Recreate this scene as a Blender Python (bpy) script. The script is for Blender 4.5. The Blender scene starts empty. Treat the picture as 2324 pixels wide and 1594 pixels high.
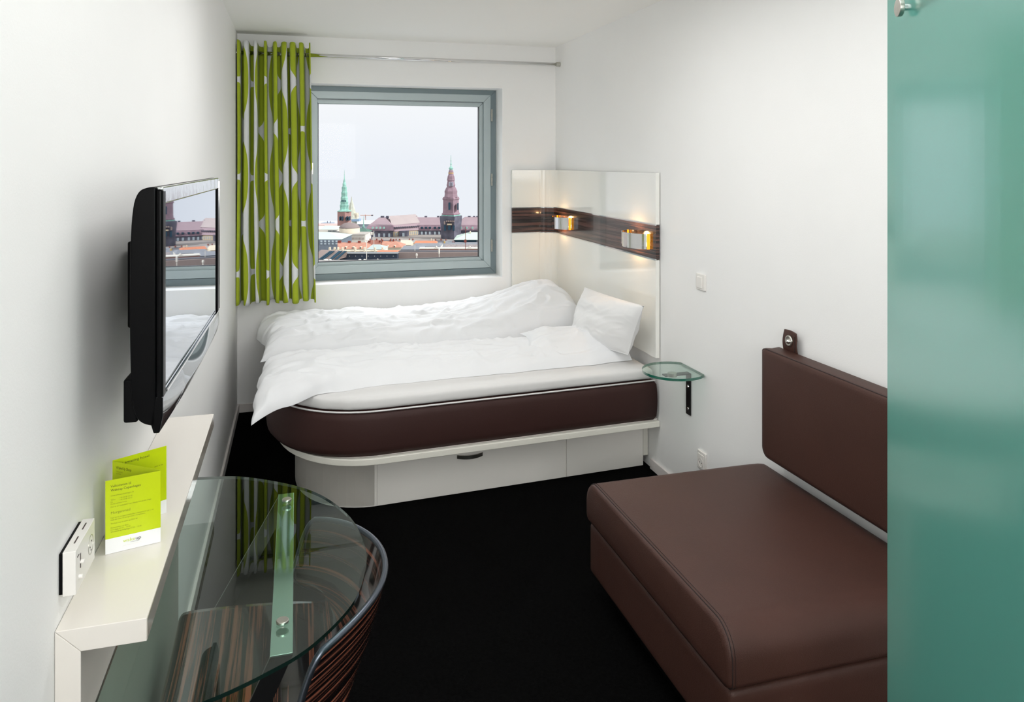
import bpy, bmesh, math, random
from mathutils import Vector, Matrix, noise
random.seed(4)
SC = bpy.context.scene
COL = SC.collection
R = math.radians

# ------------------------------------------------------------ camera, world, sun, lights, exposure
CAM_Z = 1.645
TH = math.atan(490 / 1716)                      # camera yaw to the right of the room axis
cd = bpy.data.cameras.new('camera')
cam = bpy.data.objects.new('camera', cd)
COL.objects.link(cam)
cam.location = (0, 0, CAM_Z)
cam.rotation_euler = (R(90), 0, -TH)
cd.sensor_width = 36.0
cd.lens = 36.0 * 1716 / 2324
cd.shift_y = -(797 - 368) / 2324
cd.clip_start = 0.02
cd.clip_end = 4000
SC.camera = cam

world = bpy.data.worlds.new('sky')
SC.world = world
world.use_nodes = True
wn = world.node_tree
wn.nodes.clear()
wo = wn.nodes.new('ShaderNodeOutputWorld')
wb = wn.nodes.new('ShaderNodeBackground')
tc = wn.nodes.new('ShaderNodeTexCoord')
sx = wn.nodes.new('ShaderNodeSeparateXYZ')
rp = wn.nodes.new('ShaderNodeValToRGB')
rp.color_ramp.elements[0].position = 0.0
rp.color_ramp.elements[0].color = (0.86, 0.89, 0.95, 1)
rp.color_ramp.elements[1].position = 0.35
rp.color_ramp.elements[1].color = (0.96, 0.97, 0.985, 1)
e = rp.color_ramp.elements.new(0.07)
e.color = (0.93, 0.945, 0.975, 1)
wn.links.new(tc.outputs['Generated'], sx.inputs[0])
wn.links.new(sx.outputs['Z'], rp.inputs[0])
wn.links.new(rp.outputs[0], wb.inputs[0])
wb.inputs[1].default_value = 1.0
wn.links.new(wb.outputs[0], wo.inputs[0])

sd = bpy.data.lights.new('sun', 'SUN')
sd.energy = 3.0
sd.angle = R(2)
sd.color = (1.0, 0.97, 0.93)
so = bpy.data.objects.new('sun', sd)
COL.objects.link(so)
so.rotation_euler = Vector((-0.72, 0.42, -0.62)).to_track_quat('-Z', 'Y').to_euler()


def area(name, loc, rot, sx_, sy_, power, color=(1, 1, 1)):
    l = bpy.data.lights.new(name, 'AREA')
    l.shape = 'RECTANGLE'
    l.size = sx_
    l.size_y = sy_
    l.energy = power
    l.color = color
    o = bpy.data.objects.new(name, l)
    COL.objects.link(o)
    o.location = loc
    o.rotation_euler = rot
    return o


area('ceiling_fill_light', (0.75, 1.25, 2.44), (0, 0, 0), 1.3, 1.3, 14, (1.0, 0.995, 0.985))  # added fill under the unseen part of the ceiling
area('ceiling_fill_light', (0.65, 2.70, 2.44), (0, 0, 0), 1.0, 0.9, 15, (1.0, 0.995, 0.985))  # second added ceiling fill, brightens the bed end
area('rear_fill_light', (0.30, -1.20, 1.80), (R(86), 0, 0), 1.3, 0.9, 43, (1.0, 1.0, 0.99))  # added frontal fill from behind the camera
area('added_sky_fill', (0.73, 6.9, 3.3), (R(-52), 0, 0), 2.4, 1.6, 115, (0.96, 0.97, 1.0))  # added panel outside, strengthens the sky daylight on the bed
portal = area('window_portal', (0.73, 5.53, 1.5), (R(-90), 0, 0), 1.4, 1.36, 1)
portal.data.cycles.is_portal = True

SC.view_settings.view_transform = 'Standard'
SC.view_settings.look = 'None'
SC.view_settings.exposure = 0.0
SC.view_settings.gamma = 1.0
SC.view_settings.use_curve_mapping = False
SC.cycles.use_denoising = True
SC.cycles.max_bounces = 14
SC.cycles.transparent_max_bounces = 16
SC.cycles.transmission_bounces = 12
SC.cycles.diffuse_bounces = 6
SC.cycles.sample_clamp_indirect = 6
SC.cycles.caustics_refractive = False


# ------------------------------------------------------------ helpers
def lin(c):
    return tuple((v / 255 / 12.92) if v / 255 <= 0.04045 else ((v / 255 + 0.055) / 1.055) ** 2.4 for v in c)


def base_mat(name):
    m = bpy.data.materials.new(name)
    m.use_nodes = True
    b = m.node_tree.nodes['Principled BSDF']
    return m, m.node_tree, b


def mat(name, rgb, rough=0.5, metal=0.0, var=0.0, vscale=8.0, bump=0.0, bscale=60.0, spec=0.5, coat=0.0, stretch=(1, 1, 1), sheen=0.0):
    """rgb in 0-255 sRGB; procedural colour variation and bump from noise in object space."""
    m, nt, b = base_mat(name)
    c = lin(rgb)
    b.inputs['Base Color'].default_value = (*c, 1)
    b.inputs['Roughness'].default_value = rough
    b.inputs['Metallic'].default_value = metal
    b.inputs['Specular IOR Level'].default_value = spec
    b.inputs['Coat Weight'].default_value = coat
    b.inputs['Coat Roughness'].default_value = 0.05
    if sheen:
        b.inputs['Sheen Weight'].default_value = sheen
    t = nt.nodes.new('ShaderNodeTexCoord')
    mp = nt.nodes.new('ShaderNodeMapping')
    mp.inputs['Scale'].default_value = stretch
    nt.links.new(t.outputs['Object'], mp.inputs[0])
    if var:
        n = nt.nodes.new('ShaderNodeTexNoise')
        n.inputs['Scale'].default_value = vscale
        n.inputs['Detail'].default_value = 4
        r = nt.nodes.new('ShaderNodeValToRGB')
        r.color_ramp.elements[0].position = 0.3
        r.color_ramp.elements[1].position = 0.7
        r.color_ramp.elements[0].color = (*[v * (1 - var) for v in c], 1)
        r.color_ramp.elements[1].color = (*[min(1, v * (1 + var)) for v in c], 1)
        nt.links.new(mp.outputs[0], n.inputs[0])
        nt.links.new(n.outputs[0], r.inputs[0])
        nt.links.new(r.outputs[0], b.inputs['Base Color'])
    if bump:
        n2 = nt.nodes.new('ShaderNodeTexNoise')
        n2.inputs['Scale'].default_value = bscale
        n2.inputs['Detail'].default_value = 3
        bp = nt.nodes.new('ShaderNodeBump')
        bp.inputs['Strength'].default_value = bump
        bp.inputs['Distance'].default_value = 0.002
        nt.links.new(mp.outputs[0], n2.inputs[0])
        nt.links.new(n2.outputs[0], bp.inputs['Height'])
        nt.links.new(bp.outputs[0], b.inputs['Normal'])
    return m


def emis(name, rgb, s):
    m, nt, b = base_mat(name)
    c = lin(rgb)
    b.inputs['Base Color'].default_value = (*c, 1)
    b.inputs['Emission Color'].default_value = (*c, 1)
    b.inputs['Emission Strength'].default_value = s
    return m


def glassy(name, tint, ior=1.5, rough=0.0):
    """architectural glass: tinted see-through body with Fresnel mirror reflection"""
    m = bpy.data.materials.new(name)
    m.use_nodes = True
    nt = m.node_tree
    nt.nodes.clear()
    o = nt.nodes.new('ShaderNodeOutputMaterial')
    mx = nt.nodes.new('ShaderNodeMixShader')
    tr = nt.nodes.new('ShaderNodeBsdfTransparent')
    gl = nt.nodes.new('ShaderNodeBsdfGlossy')
    fr = nt.nodes.new('ShaderNodeFresnel')
    geo = nt.nodes.new('ShaderNodeNewGeometry')
    fr.inputs[0].default_value = ior
    tr.inputs[0].default_value = (*tint, 1)
    gl.inputs['Roughness'].default_value = rough
    gl.inputs[0].default_value = (0.95, 1.0, 0.97, 1)
    # no reflection from the inner side of a face (a thin pane reflects once)
    mt = nt.nodes.new('ShaderNodeMath')
    mt.operation = 'SUBTRACT'
    mt.inputs[0].default_value = 1.0
    nt.links.new(geo.outputs['Backfacing'], mt.inputs[1])
    m2 = nt.nodes.new('ShaderNodeMath')
    m2.operation = 'MULTIPLY'
    nt.links.new(fr.outputs[0], m2.inputs[0])
    nt.links.new(mt.outputs[0], m2.inputs[1])
    nt.links.new(m2.outputs[0], mx.inputs[0])
    nt.links.new(tr.outputs[0], mx.inputs[1])
    nt.links.new(gl.outputs[0], mx.inputs[2])
    nt.links.new(mx.outputs[0], o.inputs[0])
    return m


def veneer_mat(name, use_uv, sc, dark=(24, 17, 17), red=(104, 62, 48), rough=0.12, coat=0.6, lo=0.52, dist=0.35):
    """dark macassar-like veneer; stripes run along coordinate x, vary across y"""
    m, nt, b = base_mat(name)
    t = nt.nodes.new('ShaderNodeTexCoord')
    mp = nt.nodes.new('ShaderNodeMapping')
    mp.inputs['Scale'].default_value = sc
    nt.links.new(t.outputs['UV' if use_uv else 'Object'], mp.inputs[0])
    n = nt.nodes.new('ShaderNodeTexNoise')
    n.inputs['Scale'].default_value = 1.0
    n.inputs['Detail'].default_value = 6
    n.inputs['Roughness'].default_value = 0.62
    n.inputs['Distortion'].default_value = dist
    nt.links.new(mp.outputs[0], n.inputs[0])
    r = nt.nodes.new('ShaderNodeValToRGB')
    r.color_ramp.elements[0].position = lo
    r.color_ramp.elements[0].color = (*lin(dark), 1)
    r.color_ramp.elements[1].position = lo + 0.1
    r.color_ramp.elements[1].color = (*lin(red), 1)
    nt.links.new(n.outputs[0], r.inputs[0])
    nt.links.new(r.outputs[0], b.inputs['Base Color'])
    b.inputs['Roughness'].default_value = rough
    b.inputs['Coat Weight'].default_value = coat
    b.inputs['Coat Roughness'].default_value = 0.04
    return m


class MB:
    def __init__(self):
        self.v = []
        self.f = []
        self.uv = None
        self.mi = {}

    def box(self, x0, x1, y0, y1, z0, z1):
        b = len(self.v)
        self.v += [(x, y, z) for z in (z0, z1) for y in (y0, y1) for x in (x0, x1)]
        for q in ((0, 2, 3, 1), (4, 5, 7, 6), (0, 1, 5, 4), (2, 6, 7, 3), (0, 4, 6, 2), (1, 3, 7, 5)):
            self.f.append(tuple(b + i for i in q))
        return self

    def hexa(self, pts):
        """8 points: bottom ring 4 (ccw seen from above), top ring 4"""
        b = len(self.v)
        self.v += [tuple(p) for p in pts]
        for q in ((0, 3, 2, 1), (4, 5, 6, 7), (0, 1, 5, 4), (1, 2, 6, 5), (2, 3, 7, 6), (3, 0, 4, 7)):
            self.f.append(tuple(b + i for i in q))
        return self

    def prism(self, poly, z0, z1):
        b = len(self.v)
        n = len(poly)
        self.v += [(p[0], p[1], z0) for p in poly] + [(p[0], p[1], z1) for p in poly]
        self.f.append(tuple(b + i for i in reversed(range(n))))
        self.f.append(tuple(b + n + i for i in range(n)))
        for i in range(n):
            j = (i + 1) % n
            self.f.append((b + i, b + j, b + n + j, b + n + i))
        return self

    def extr(self, poly, axis, a0, a1):
        """polygon in the other two axes, extruded along axis ('x' -> poly (y,z); 'y' -> poly (x,z))"""
        b = len(self.v)
        n = len(poly)
        for a in (a0, a1):
            for p in poly:
                self.v.append((a, p[0], p[1]) if axis == 'x' else (p[0], a, p[1]))
        self.f.append(tuple(b + i for i in reversed(range(n))))
        self.f.append(tuple(b + n + i for i in range(n)))
        for i in range(n):
            j = (i + 1) % n
            self.f.append((b + i, b + j, b + n + j, b + n + i))
        return self

    def lathe(self, prof, n=16, c=(0, 0, 0), axis='z', phase=0.0):
        b = len(self.v)
        for r, h in prof:
            for k in range(n):
                a = 2 * math.pi * k / n + phase
                p = (r * math.cos(a), r * math.sin(a))
                if axis == 'z':
                    q = (p[0], p[1], h)
                elif axis == 'x':
                    q = (h, p[0], p[1])
                else:
                    q = (p[1], h, p[0])
                self.v.append((q[0] + c[0], q[1] + c[1], q[2] + c[2]))
        m = len(prof)
        for i in range(m - 1):
            for k in range(n):
                k2 = (k + 1) % n
                self.f.append((b + i * n + k, b + i * n + k2, b + (i + 1) * n + k2, b + (i + 1) * n + k))
        self.f.append(tuple(b + k for k in reversed(range(n))))
        self.f.append(tuple(b + (m - 1) * n + k for k in range(n)))
        return self

    def tube(self, path, r, n=10, closed=False):
        path = [Vector(p) for p in path]
        m = len(path)
        b = len(self.v)
        up = Vector((0, 0, 1))
        prev = None
        for i, p in enumerate(path):
            t = (path[min(i + 1, m - 1)] - path[max(i - 1, 0)]).normalized()
            a = prev if prev is not None else (up if abs(t.z) < 0.9 else Vector((1, 0, 0)))
            a = (a - t * a.dot(t)).normalized()
            prev = a
            c = t.cross(a)
            for k in range(n):
                q = 2 * math.pi * k / n
                self.v.append(tuple(p + (a * math.cos(q) + c * math.sin(q)) * r))
        for i in range(m - 1):
            for k in range(n):
                k2 = (k + 1) % n
                self.f.append((b + i * n + k, b + i * n + k2, b + (i + 1) * n + k2, b + (i + 1) * n + k))
        self.f.append(tuple(b + k for k in reversed(range(n))))
        self.f.append(tuple(b + (m - 1) * n + k for k in range(n)))
        return self

    def open_ends(self):
        self.f = [f for f in self.f if len(f) == 4]
        return self

    def sweep(self, path, t, z0, z1):
        """wall-like strip: plan path (x,y), thickness t to the left of travel"""
        m = len(path)
        P = [Vector((p[0], p[1])) for p in path]
        off = []
        for i in range(m):
            d = (P[min(i + 1, m - 1)] - P[max(i - 1, 0)]).normalized()
            off.append(P[i] + Vector((-d.y, d.x)) * t)
        b = len(self.v)
        for i in range(m):
            a, o = P[i], off[i]
            self.v += [(a.x, a.y, z0), (o.x, o.y, z0), (o.x, o.y, z1), (a.x, a.y, z1)]
        for i in range(m - 1):
            for k in range(4):
                k2 = (k + 1) % 4
                self.f.append((b + i * 4 + k, b + (i + 1) * 4 + k, b + (i + 1) * 4 + k2, b + i * 4 + k2))
        self.f.append((b, b + 1, b + 2, b + 3))
        e_ = b + (m - 1) * 4
        self.f.append((e_ + 3, e_ + 2, e_ + 1, e_))
        return self

    def grid(self, fn, nu, nv, uvfn=None):
        b = len(self.v)
        if uvfn and self.uv is None:
            self.uv = {}
        for i in range(nu + 1):
            for j in range(nv + 1):
                u, v = i / nu, j / nv
                self.v.append(tuple(fn(u, v)))
                if uvfn:
                    self.uv[b + i * (nv + 1) + j] = uvfn(u, v)
        for i in range(nu):
            for j in range(nv):
                a = b + i * (nv + 1) + j
                self.f.append((a, a + nv + 1, a + nv + 2, a + 1))
        return self

    def build(self, name, m, parent=None, smooth=False, bevel=0.0, solid=0.0, seg=2, fix=True, sub=0, angle=35):
        me = bpy.data.meshes.new(name)
        org = Vector((0, 0, 0))
        if parent is not None:
            org = ORG[parent.name]
        me.from_pydata([tuple(Vector(p) - org) for p in self.v], [], self.f)
        ms = m if isinstance(m, (list, tuple)) else [m]
        for q in ms:
            me.materials.append(q)
        for i, k in self.mi.items():
            me.polygons[i].material_index = k
        if self.uv:
            uvl = me.uv_layers.new(name='UVMap')
            for lp in me.loops:
                uvl.data[lp.index].uv = self.uv.get(lp.vertex_index, (0, 0))
        if fix:
            bm = bmesh.new()
            bm.from_mesh(me)
            bmesh.ops.recalc_face_normals(bm, faces=bm.faces)
            bm.to_mesh(me)
            bm.free()
        if smooth:
            for p in me.polygons:
                p.use_smooth = True
        o = bpy.data.objects.new(name, me)
        COL.objects.link(o)
        if parent is not None:
            o.parent = parent
            ORG[o.name] = org
        else:
            ORG[o.name] = org
        if solid:
            s = o.modifiers.new('solid', 'SOLIDIFY')
            s.thickness = solid
            s.offset = 0
        if bevel:
            s = o.modifiers.new('bevel', 'BEVEL')
            s.width = bevel
            s.segments = seg
            s.limit_method = 'ANGLE'
            s.angle_limit = R(angle)
            s.harden_normals = False
            if seg > 1:
                for p in me.polygons:
                    p.use_smooth = True
                w = o.modifiers.new('wn', 'WEIGHTED_NORMAL')
                w.keep_sharp = False
        if sub:
            s = o.modifiers.new('sub', 'SUBSURF')
            s.levels = sub
            s.render_levels = sub
        return o


ORG = {}


def thing(name, label, cat, loc=(0, 0, 0), group=None, rotz=0.0):
    o = bpy.data.objects.new(name, None)
    o.empty_display_size = 0.1
    COL.objects.link(o)
    o.location = loc
    o.rotation_euler = (0, 0, rotz)
    o['label'] = label
    o['category'] = cat
    if group:
        o['group'] = group
    ORG[o.name] = Vector(loc)
    return o


def tag(o, label=None, cat=None, group=None, kind=None):
    for k, v in (('label', label), ('category', cat), ('group', group), ('kind', kind)):
        if v:
            o[k] = v
    return o


def struct(o, label=None):
    o['kind'] = 'structure'
    if label:
        o['label'] = label
    return o


def catmull(pts, n=10, closed=False):
    P = [Vector(p) for p in pts]
    m = len(P)
    out = []
    rng = range(m if closed else m - 1)
    for i in rng:
        if closed:
            a, b, c, d = P[(i - 1) % m], P[i], P[(i + 1) % m], P[(i + 2) % m]
        else:
            a, b, c, d = P[max(i - 1, 0)], P[i], P[i + 1], P[min(i + 2, m - 1)]
        for k in range(n):
            t = k / n
            out.append(0.5 * ((2 * b) + (c - a) * t + (2 * a - 5 * b + 4 * c - d) * t * t + (3 * b - a - 3 * c + d) * t ** 3))
    if not closed:
        out.append(P[-1])
    return out


def lerp_table(tab, x):
    if x <= tab[0][0]:
        return tab[0][1]
    for (a, b), (c, d) in zip(tab, tab[1:]):
        if x <= c:
            t = (x - a) / (c - a)
            t = t * t * (3 - 2 * t)
            return b + (d - b) * t
    return tab[-1][1]


def text(body, size, m, parent, mw, name='lettering', extrude=0.0, spacing=1.0, align='LEFT', width=None):
    cu = bpy.data.curves.new(name, 'FONT')
    cu.body = body
    cu.size = size
    cu.extrude = extrude
    cu.align_x = align
    cu.space_line = spacing
    cu.resolution_u = 2
    tmp = bpy.data.objects.new('tmp', cu)
    COL.objects.link(tmp)
    dg = bpy.context.evaluated_depsgraph_get()
    me = bpy.data.meshes.new_from_object(tmp.evaluated_get(dg))
    bpy.data.objects.remove(tmp)
    if width:
        xs = [v.co.x for v in me.vertices]
        w = max(xs) - min(xs)
        me.transform(Matrix.Scale(width / w, 4, (1, 0, 0)))
    me.transform(mw)
    me.materials.clear()
    me.materials.append(m)
    o = bpy.data.objects.new(name, me)
    COL.objects.link(o)
    o.parent = parent
    return o


# ------------------------------------------------------------ materials
M_wall = mat('wall_paint', (243, 243, 242), 0.55, var=0.012, vscale=2, bump=0.12, bscale=220)
M_ceil = mat('ceiling_paint', (249, 249, 246), 0.7, bump=0.05, bscale=200)
M_carpet = mat('black_carpet', (6, 6, 6), 1.0, var=0.5, vscale=90, bump=1.0, bscale=260, spec=0.03)
M_skirt = mat('skirting_paint', (226, 220, 217), 0.4)
M_alu = mat('window_aluminium', (172, 184, 186), 0.38, metal=0.15, var=0.02, vscale=3)
M_aluD = mat('window_rebate', (122, 136, 140), 0.45, metal=0.2)
M_seal = mat('black_seal', (28, 30, 34), 0.6)
M_pane = glassy('window_glass', (0.99, 0.995, 0.995), 1.12)
M_chrome = mat('chrome', (225, 225, 225), 0.06, metal=1.0)
M_steel = mat('brushed_steel', (190, 188, 180), 0.28, metal=1.0, var=0.06, vscale=30)
M_laq = mat('glossy_white_lacquer', (236, 236, 230), 0.07, spec=0.6, coat=0.5)
M_cab = mat('satin_white_board', (240, 237, 231), 0.42)
M_rail = mat('cream_edge_band', (226, 224, 214), 0.4, var=0.02, vscale=6)
M_leather = mat('brown_leatherette', (67, 42, 35), 0.5, var=0.06, vscale=5, bump=0.35, bscale=420, spec=0.32)
M_leatherM = mat('dark_brown_mattress_cover', (56, 34, 31), 0.55, var=0.05, vscale=4, bump=0.3, bscale=420, spec=0.25)
M_thread = mat('dark_thread', (38, 24, 22), 0.7)
M_sheet = mat('white_sheet', (218, 217, 216), 0.85, bump=0.35, bscale=14, stretch=(1, 3, 1))
M_duvet = mat('white_bed_linen', (230, 231, 233), 0.85, bump=0.5, bscale=11, stretch=(0.5, 2.2, 1))
M_pillow = mat('white_pillow_linen', (233, 233, 233), 0.85, bump=0.4, bscale=9)
M_black = mat('black_gloss_plastic', (6, 6, 7), 0.3, spec=0.08)
M_blackM = mat('black_satin_plastic', (8, 8, 9), 0.5, spec=0.08)
M_blackSteel = mat('black_powder_steel', (12, 12, 13), 0.3)
M_screen = mat('mirror_like_screen', (205, 212, 222), 0.015, metal=1.0)
M_bezel = mat('reflective_bezel', (150, 155, 160), 0.05, metal=0.9)
M_bezelTop = mat('polished_bezel_top', (225, 228, 228), 0.10, metal=0.95, bump=0.5, bscale=25)
M_whiteP = mat('white_plastic', (232, 229, 224), 0.35)
M_slot = mat('dark_recess', (70, 58, 55), 0.6)
M_deskW = mat('white_satin_laminate', (222, 217, 210), 0.22, spec=0.5, var=0.01, vscale=4)
M_deskE = mat('polished_grey_edge', (190, 184, 174), 0.1, metal=0.35)
M_glass = glassy('tinted_table_glass', (0.80, 0.88, 0.85), 1.58)
M_glassE = mat('green_glass_edge', (18, 96, 78), 0.08, spec=0.8, coat=0.8)
M_glassEd = mat('dark_glass_edge', (16, 34, 30), 0.06, spec=0.8, coat=0.8)
M_glassS = glassy('shelf_glass', (0.86, 0.94, 0.91), 1.5)
M_strip = mat('polished_green_steel_strip', (226, 242, 234), 0.05, metal=0.9)
M_vchair = veneer_mat('chair_veneer', True, (1.0, 95, 1), dark=(16, 12, 13), red=(140, 84, 66), lo=0.505, dist=0.12)
M_vhead = veneer_mat('headboard_veneer', False, (1.2, 1.2, 60), dark=(36, 27, 26), red=(96, 66, 58), rough=0.16, coat=0.4, lo=0.47)
M_lime = mat('lime_print', (192, 210, 0), 0.35)
M_card = mat('white_card', (235, 236, 238), 0.35)
M_ink = mat('dark_ink', (60, 70, 20), 0.6)
M_inkB = mat('black_ink', (40, 45, 45), 0.6)
M_inkG = mat('faint_olive_ink', (128, 140, 20), 0.6)
M_inkL = mat('yellow_green_ink', (196, 214, 30), 0.6)
M_amber = emis('glowing_amber_acrylic', (255, 160, 20), 1.1)
M_bulb = emis('lit_bulb', (255, 214, 160), 9)


# frosted green glass of the shower screen
def frosted():
    m = bpy.data.materials.new('frosted_green_glass')
    m.use_nodes = True
    nt = m.node_tree
    nt.nodes.clear()
    o = nt.nodes.new('ShaderNodeOutputMaterial')
    rf = nt.nodes.new('ShaderNodeBsdfRefraction')
    rf.inputs['Color'].default_value = (0.24, 0.56, 0.49, 1)
    rf.inputs['Roughness'].default_value = 0.42
    rf.inputs['IOR'].default_value = 1.3
    tl = nt.nodes.new('ShaderNodeBsdfTranslucent')
    tl.inputs['Color'].default_value = (0.03, 0.34, 0.27, 1)
    df = nt.nodes.new('ShaderNodeBsdfDiffuse')
    df.inputs['Color'].default_value = (0.005, 0.17, 0.13, 1)
    gl = nt.nodes.new('ShaderNodeBsdfGlossy')
    gl.inputs['Roughness'].default_value = 0.16
    fr = nt.nodes.new('ShaderNodeFresnel')
    fr.inputs[0].default_value = 3.2
    a = nt.nodes.new('ShaderNodeMixShader')
    a.inputs[0].default_value = 0.25
    b = nt.nodes.new('ShaderNodeMixShader')
    b.inputs[0].default_value = 0.22
    c = nt.nodes.new('ShaderNodeMixShader')
    nt.links.new(rf.outputs[0], a.inputs[1])
    nt.links.new(tl.outputs[0], a.inputs[2])
    nt.links.new(a.outputs[0], b.inputs[1])
    nt.links.new(df.outputs[0], b.inputs[2])
    nt.links.new(fr.outputs[0], c.inputs[0])
    nt.links.new(b.outputs[0], c.inputs[1])
    nt.links.new(gl.outputs[0], c.inputs[2])
    # one frosted face is enough: the far face of the pane lets light straight out
    geo = nt.nodes.new('ShaderNodeNewGeometry')
    tp = nt.nodes.new('ShaderNodeBsdfTransparent')
    d = nt.nodes.new('ShaderNodeMixShader')
    nt.links.new(geo.outputs['Backfacing'], d.inputs[0])
    nt.links.new(c.outputs[0], d.inputs[1])
    nt.links.new(tp.outputs[0], d.inputs[2])
    nt.links.new(d.outputs[0], o.inputs[0])
    return m


M_frost = frosted()


def curtain_mat():
    m, nt, b = base_mat('green_white_print')
    uv = nt.nodes.new('ShaderNodeTexCoord')
    sp = nt.nodes.new('ShaderNodeSeparateXYZ')
    nt.links.new(uv.outputs['UV'], sp.inputs[0])

    def mth(op, a, b_=None, c=None):
        n = nt.nodes.new('ShaderNodeMath')
        n.operation = op
        for i, q in enumerate((a, b_, c)):
            if q is None:
                continue
            if isinstance(q, (int, float)):
                n.inputs[i].default_value = q
            else:
                nt.links.new(q, n.inputs[i])
        return n.outputs[0]
    U, V = sp.outputs['X'], sp.outputs['Y']

    CW, CH = 0.40, 0.62

    def cells(du, dv, hw, hh, ex):
        a = mth('SUBTRACT', mth('FRACT', mth('ADD', mth('DIVIDE', U, CW), du)), 0.5)
        c = mth('SUBTRACT', mth('FRACT', mth('ADD', mth('DIVIDE', V, CH), dv)), 0.5)
        pa = mth('POWER', mth('DIVIDE', mth('ABSOLUTE', a), hw), ex)
        pc = mth('POWER', mth('DIVIDE', mth('ABSOLUTE', c), hh), ex)
        return mth('LESS_THAN', mth('ADD', pa, pc), 1.0)
    g = mth('MAXIMUM', cells(0.0, 0.18, 0.235, 0.472, 2.1), cells(0.5, 0.68, 0.235, 0.472, 2.1))
    mx = nt.nodes.new('ShaderNodeMixRGB')
    mx.inputs[1].default_value = (*lin((218, 220, 222)), 1)
    mx.inputs[2].default_value = (*lin((158, 174, 30)), 1)
    nt.links.new(g, mx.inputs[0])
    nt.links.new(mx.outputs[0], b.inputs['Base Color'])
    b.inputs['Roughness'].default_value = 0.8
    b.inputs['Sheen Weight'].default_value = 0.1
    return m


M_curtain = curtain_mat()

# ------------------------------------------------------------ room shell
XL, XR, YB, YF, ZC = -0.371, 1.838, 5.27, -1.3, 2.49
T = 0.25
WX0, WX1, WZ0, WZ1 = 0.045, 1.432, 0.815, 2.178


def s_box(name, b, m, **k):
    return struct(MB().box(*b).build(name, m, **k))


s_box('floor', (XL - T, XR + T, YF - T, YB + T, -0.2, 0), M_carpet)
s_box('ceiling', (XL - T, XR + T, YF - T, YB + T, ZC, ZC + 0.2), M_ceil)
s_box('wall_left', (XL - T, XL, YF, YB + T, 0, ZC), M_wall)
s_box('wall_right', (XR, XR + T, YF, YB + T, 0, ZC), M_wall)
s_box('wall_front', (XL - T, XR + T, YF - T, YF, 0, ZC), M_wall)
wb_ = MB()
ring_o = [(XL, 0), (XR, 0), (XR, ZC), (XL, ZC)]
ring_i = [(WX0, WZ0), (WX1, WZ0), (WX1, WZ1), (WX0, WZ1)]
for yy in (YB, YB + T):
    for p in ring_o + ring_i:
        wb_.v.append((p[0], yy, p[1]))
for i in range(4):
    j = (i + 1) % 4
    wb_.f += [(i, j, 4 + j, 4 + i), (8 + i, 8 + j, 12 + j, 12 + i), (4 + i, 4 + j, 12 + j, 12 + i), (i, j, 8 + j, 8 + i)]
struct(wb_.build('wall_back', M_wall))
# skirting
s_box('baseboard_left', (XL, XL + 0.012, YF, YB, 0, 0.055), M_skirt, bevel=0.002)
s_box('baseboard_back', (XL + 0.012, XR, YB - 0.012, YB, 0, 0.055), M_skirt, bevel=0.002)
s_box('baseboard_right', (XR - 0.012, XR, YF, 3.70, 0, 0.055), M_skirt, bevel=0.002)

# window: fixed frame, sash, bead, seal, pane, hinges, handle
YW = 5.45


def frame_ring(x0, x1, z0, z1, w, y0, y1):
    """mitred rectangular ring: four pieces"""
    mb = MB()
    o_ = [(x0, z0), (x1, z0), (x1, z1), (x0, z1)]
    i_ = [(x0 + w, z0 + w), (x1 - w, z0 + w), (x1 - w, z1 - w), (x0 + w, z1 - w)]
    for k in range(4):
        j = (k + 1) % 4
        b = len(mb.v)
        for yy in (y0, y1):
            for p in (o_[k], o_[j], i_[j], i_[k]):
                mb.v.append((p[0], yy, p[1]))
        for q in ((0, 1, 2, 3), (7, 6, 5, 4), (0, 4, 5, 1), (1, 5, 6, 2), (2, 6, 7, 3), (3, 7, 4, 0)):
            mb.f.append(tuple(b + i for i in q))
    return mb


w1 = frame_ring(WX0, WX1, WZ0, WZ1, 0.045, YW, 5.52).build('window_1', M_aluD, bevel=0.002)
struct(w1, 'grey aluminium window with an inward opening sash')
frame_ring(WX0 + 0.043, WX1 - 0.043, WZ0 + 0.048, WZ1 - 0.035, 0.054, YW - 0.012, 5.51).build('sash', M_alu, w1, bevel=0.003)
frame_ring(0.117, 1.335, 0.912, 2.085, 0.031, YW + 0.004, 5.50).build('glazing_bead', M_alu, w1, bevel=0.004)
frame_ring(0.146, 1.306, 0.941, 2.066, 0.005, YW + 0.008, 5.49).build('seal', M_seal, w1)
MB().box(0.148, 1.304, 5.470, 5.476, 0.943, 2.064).build('pane', M_pane, w1)
for zc in (1.992, 1.514, 1.026):
    h = MB()
    h.lathe([(0.006, zc - 0.045), (0.006, zc - 0.018)], 10, (1.396, YW - 0.016, 0))
    h.lathe([(0.0068, zc - 0.016), (0.0068, zc + 0.016)], 10, (1.396, YW - 0.016, 0))
    h.lathe([(0.006, zc + 0.018), (0.006, zc + 0.045)], 10, (1.396, YW - 0.016, 0))
    h.build('hinge', M_steel, w1)
hd = MB().box(0.086, 0.114, YW - 0.022, YW - 0.012, 1.56, 1.64)
hd.tube([(0.10, YW - 0.02, 1.60), (0.10, YW - 0.05, 1.60), (0.10, YW - 0.052, 1.58), (0.10, YW - 0.052, 1.50)], 0.008)
hd.build('window_handle', M_steel, w1, bevel=0.001)

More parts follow.
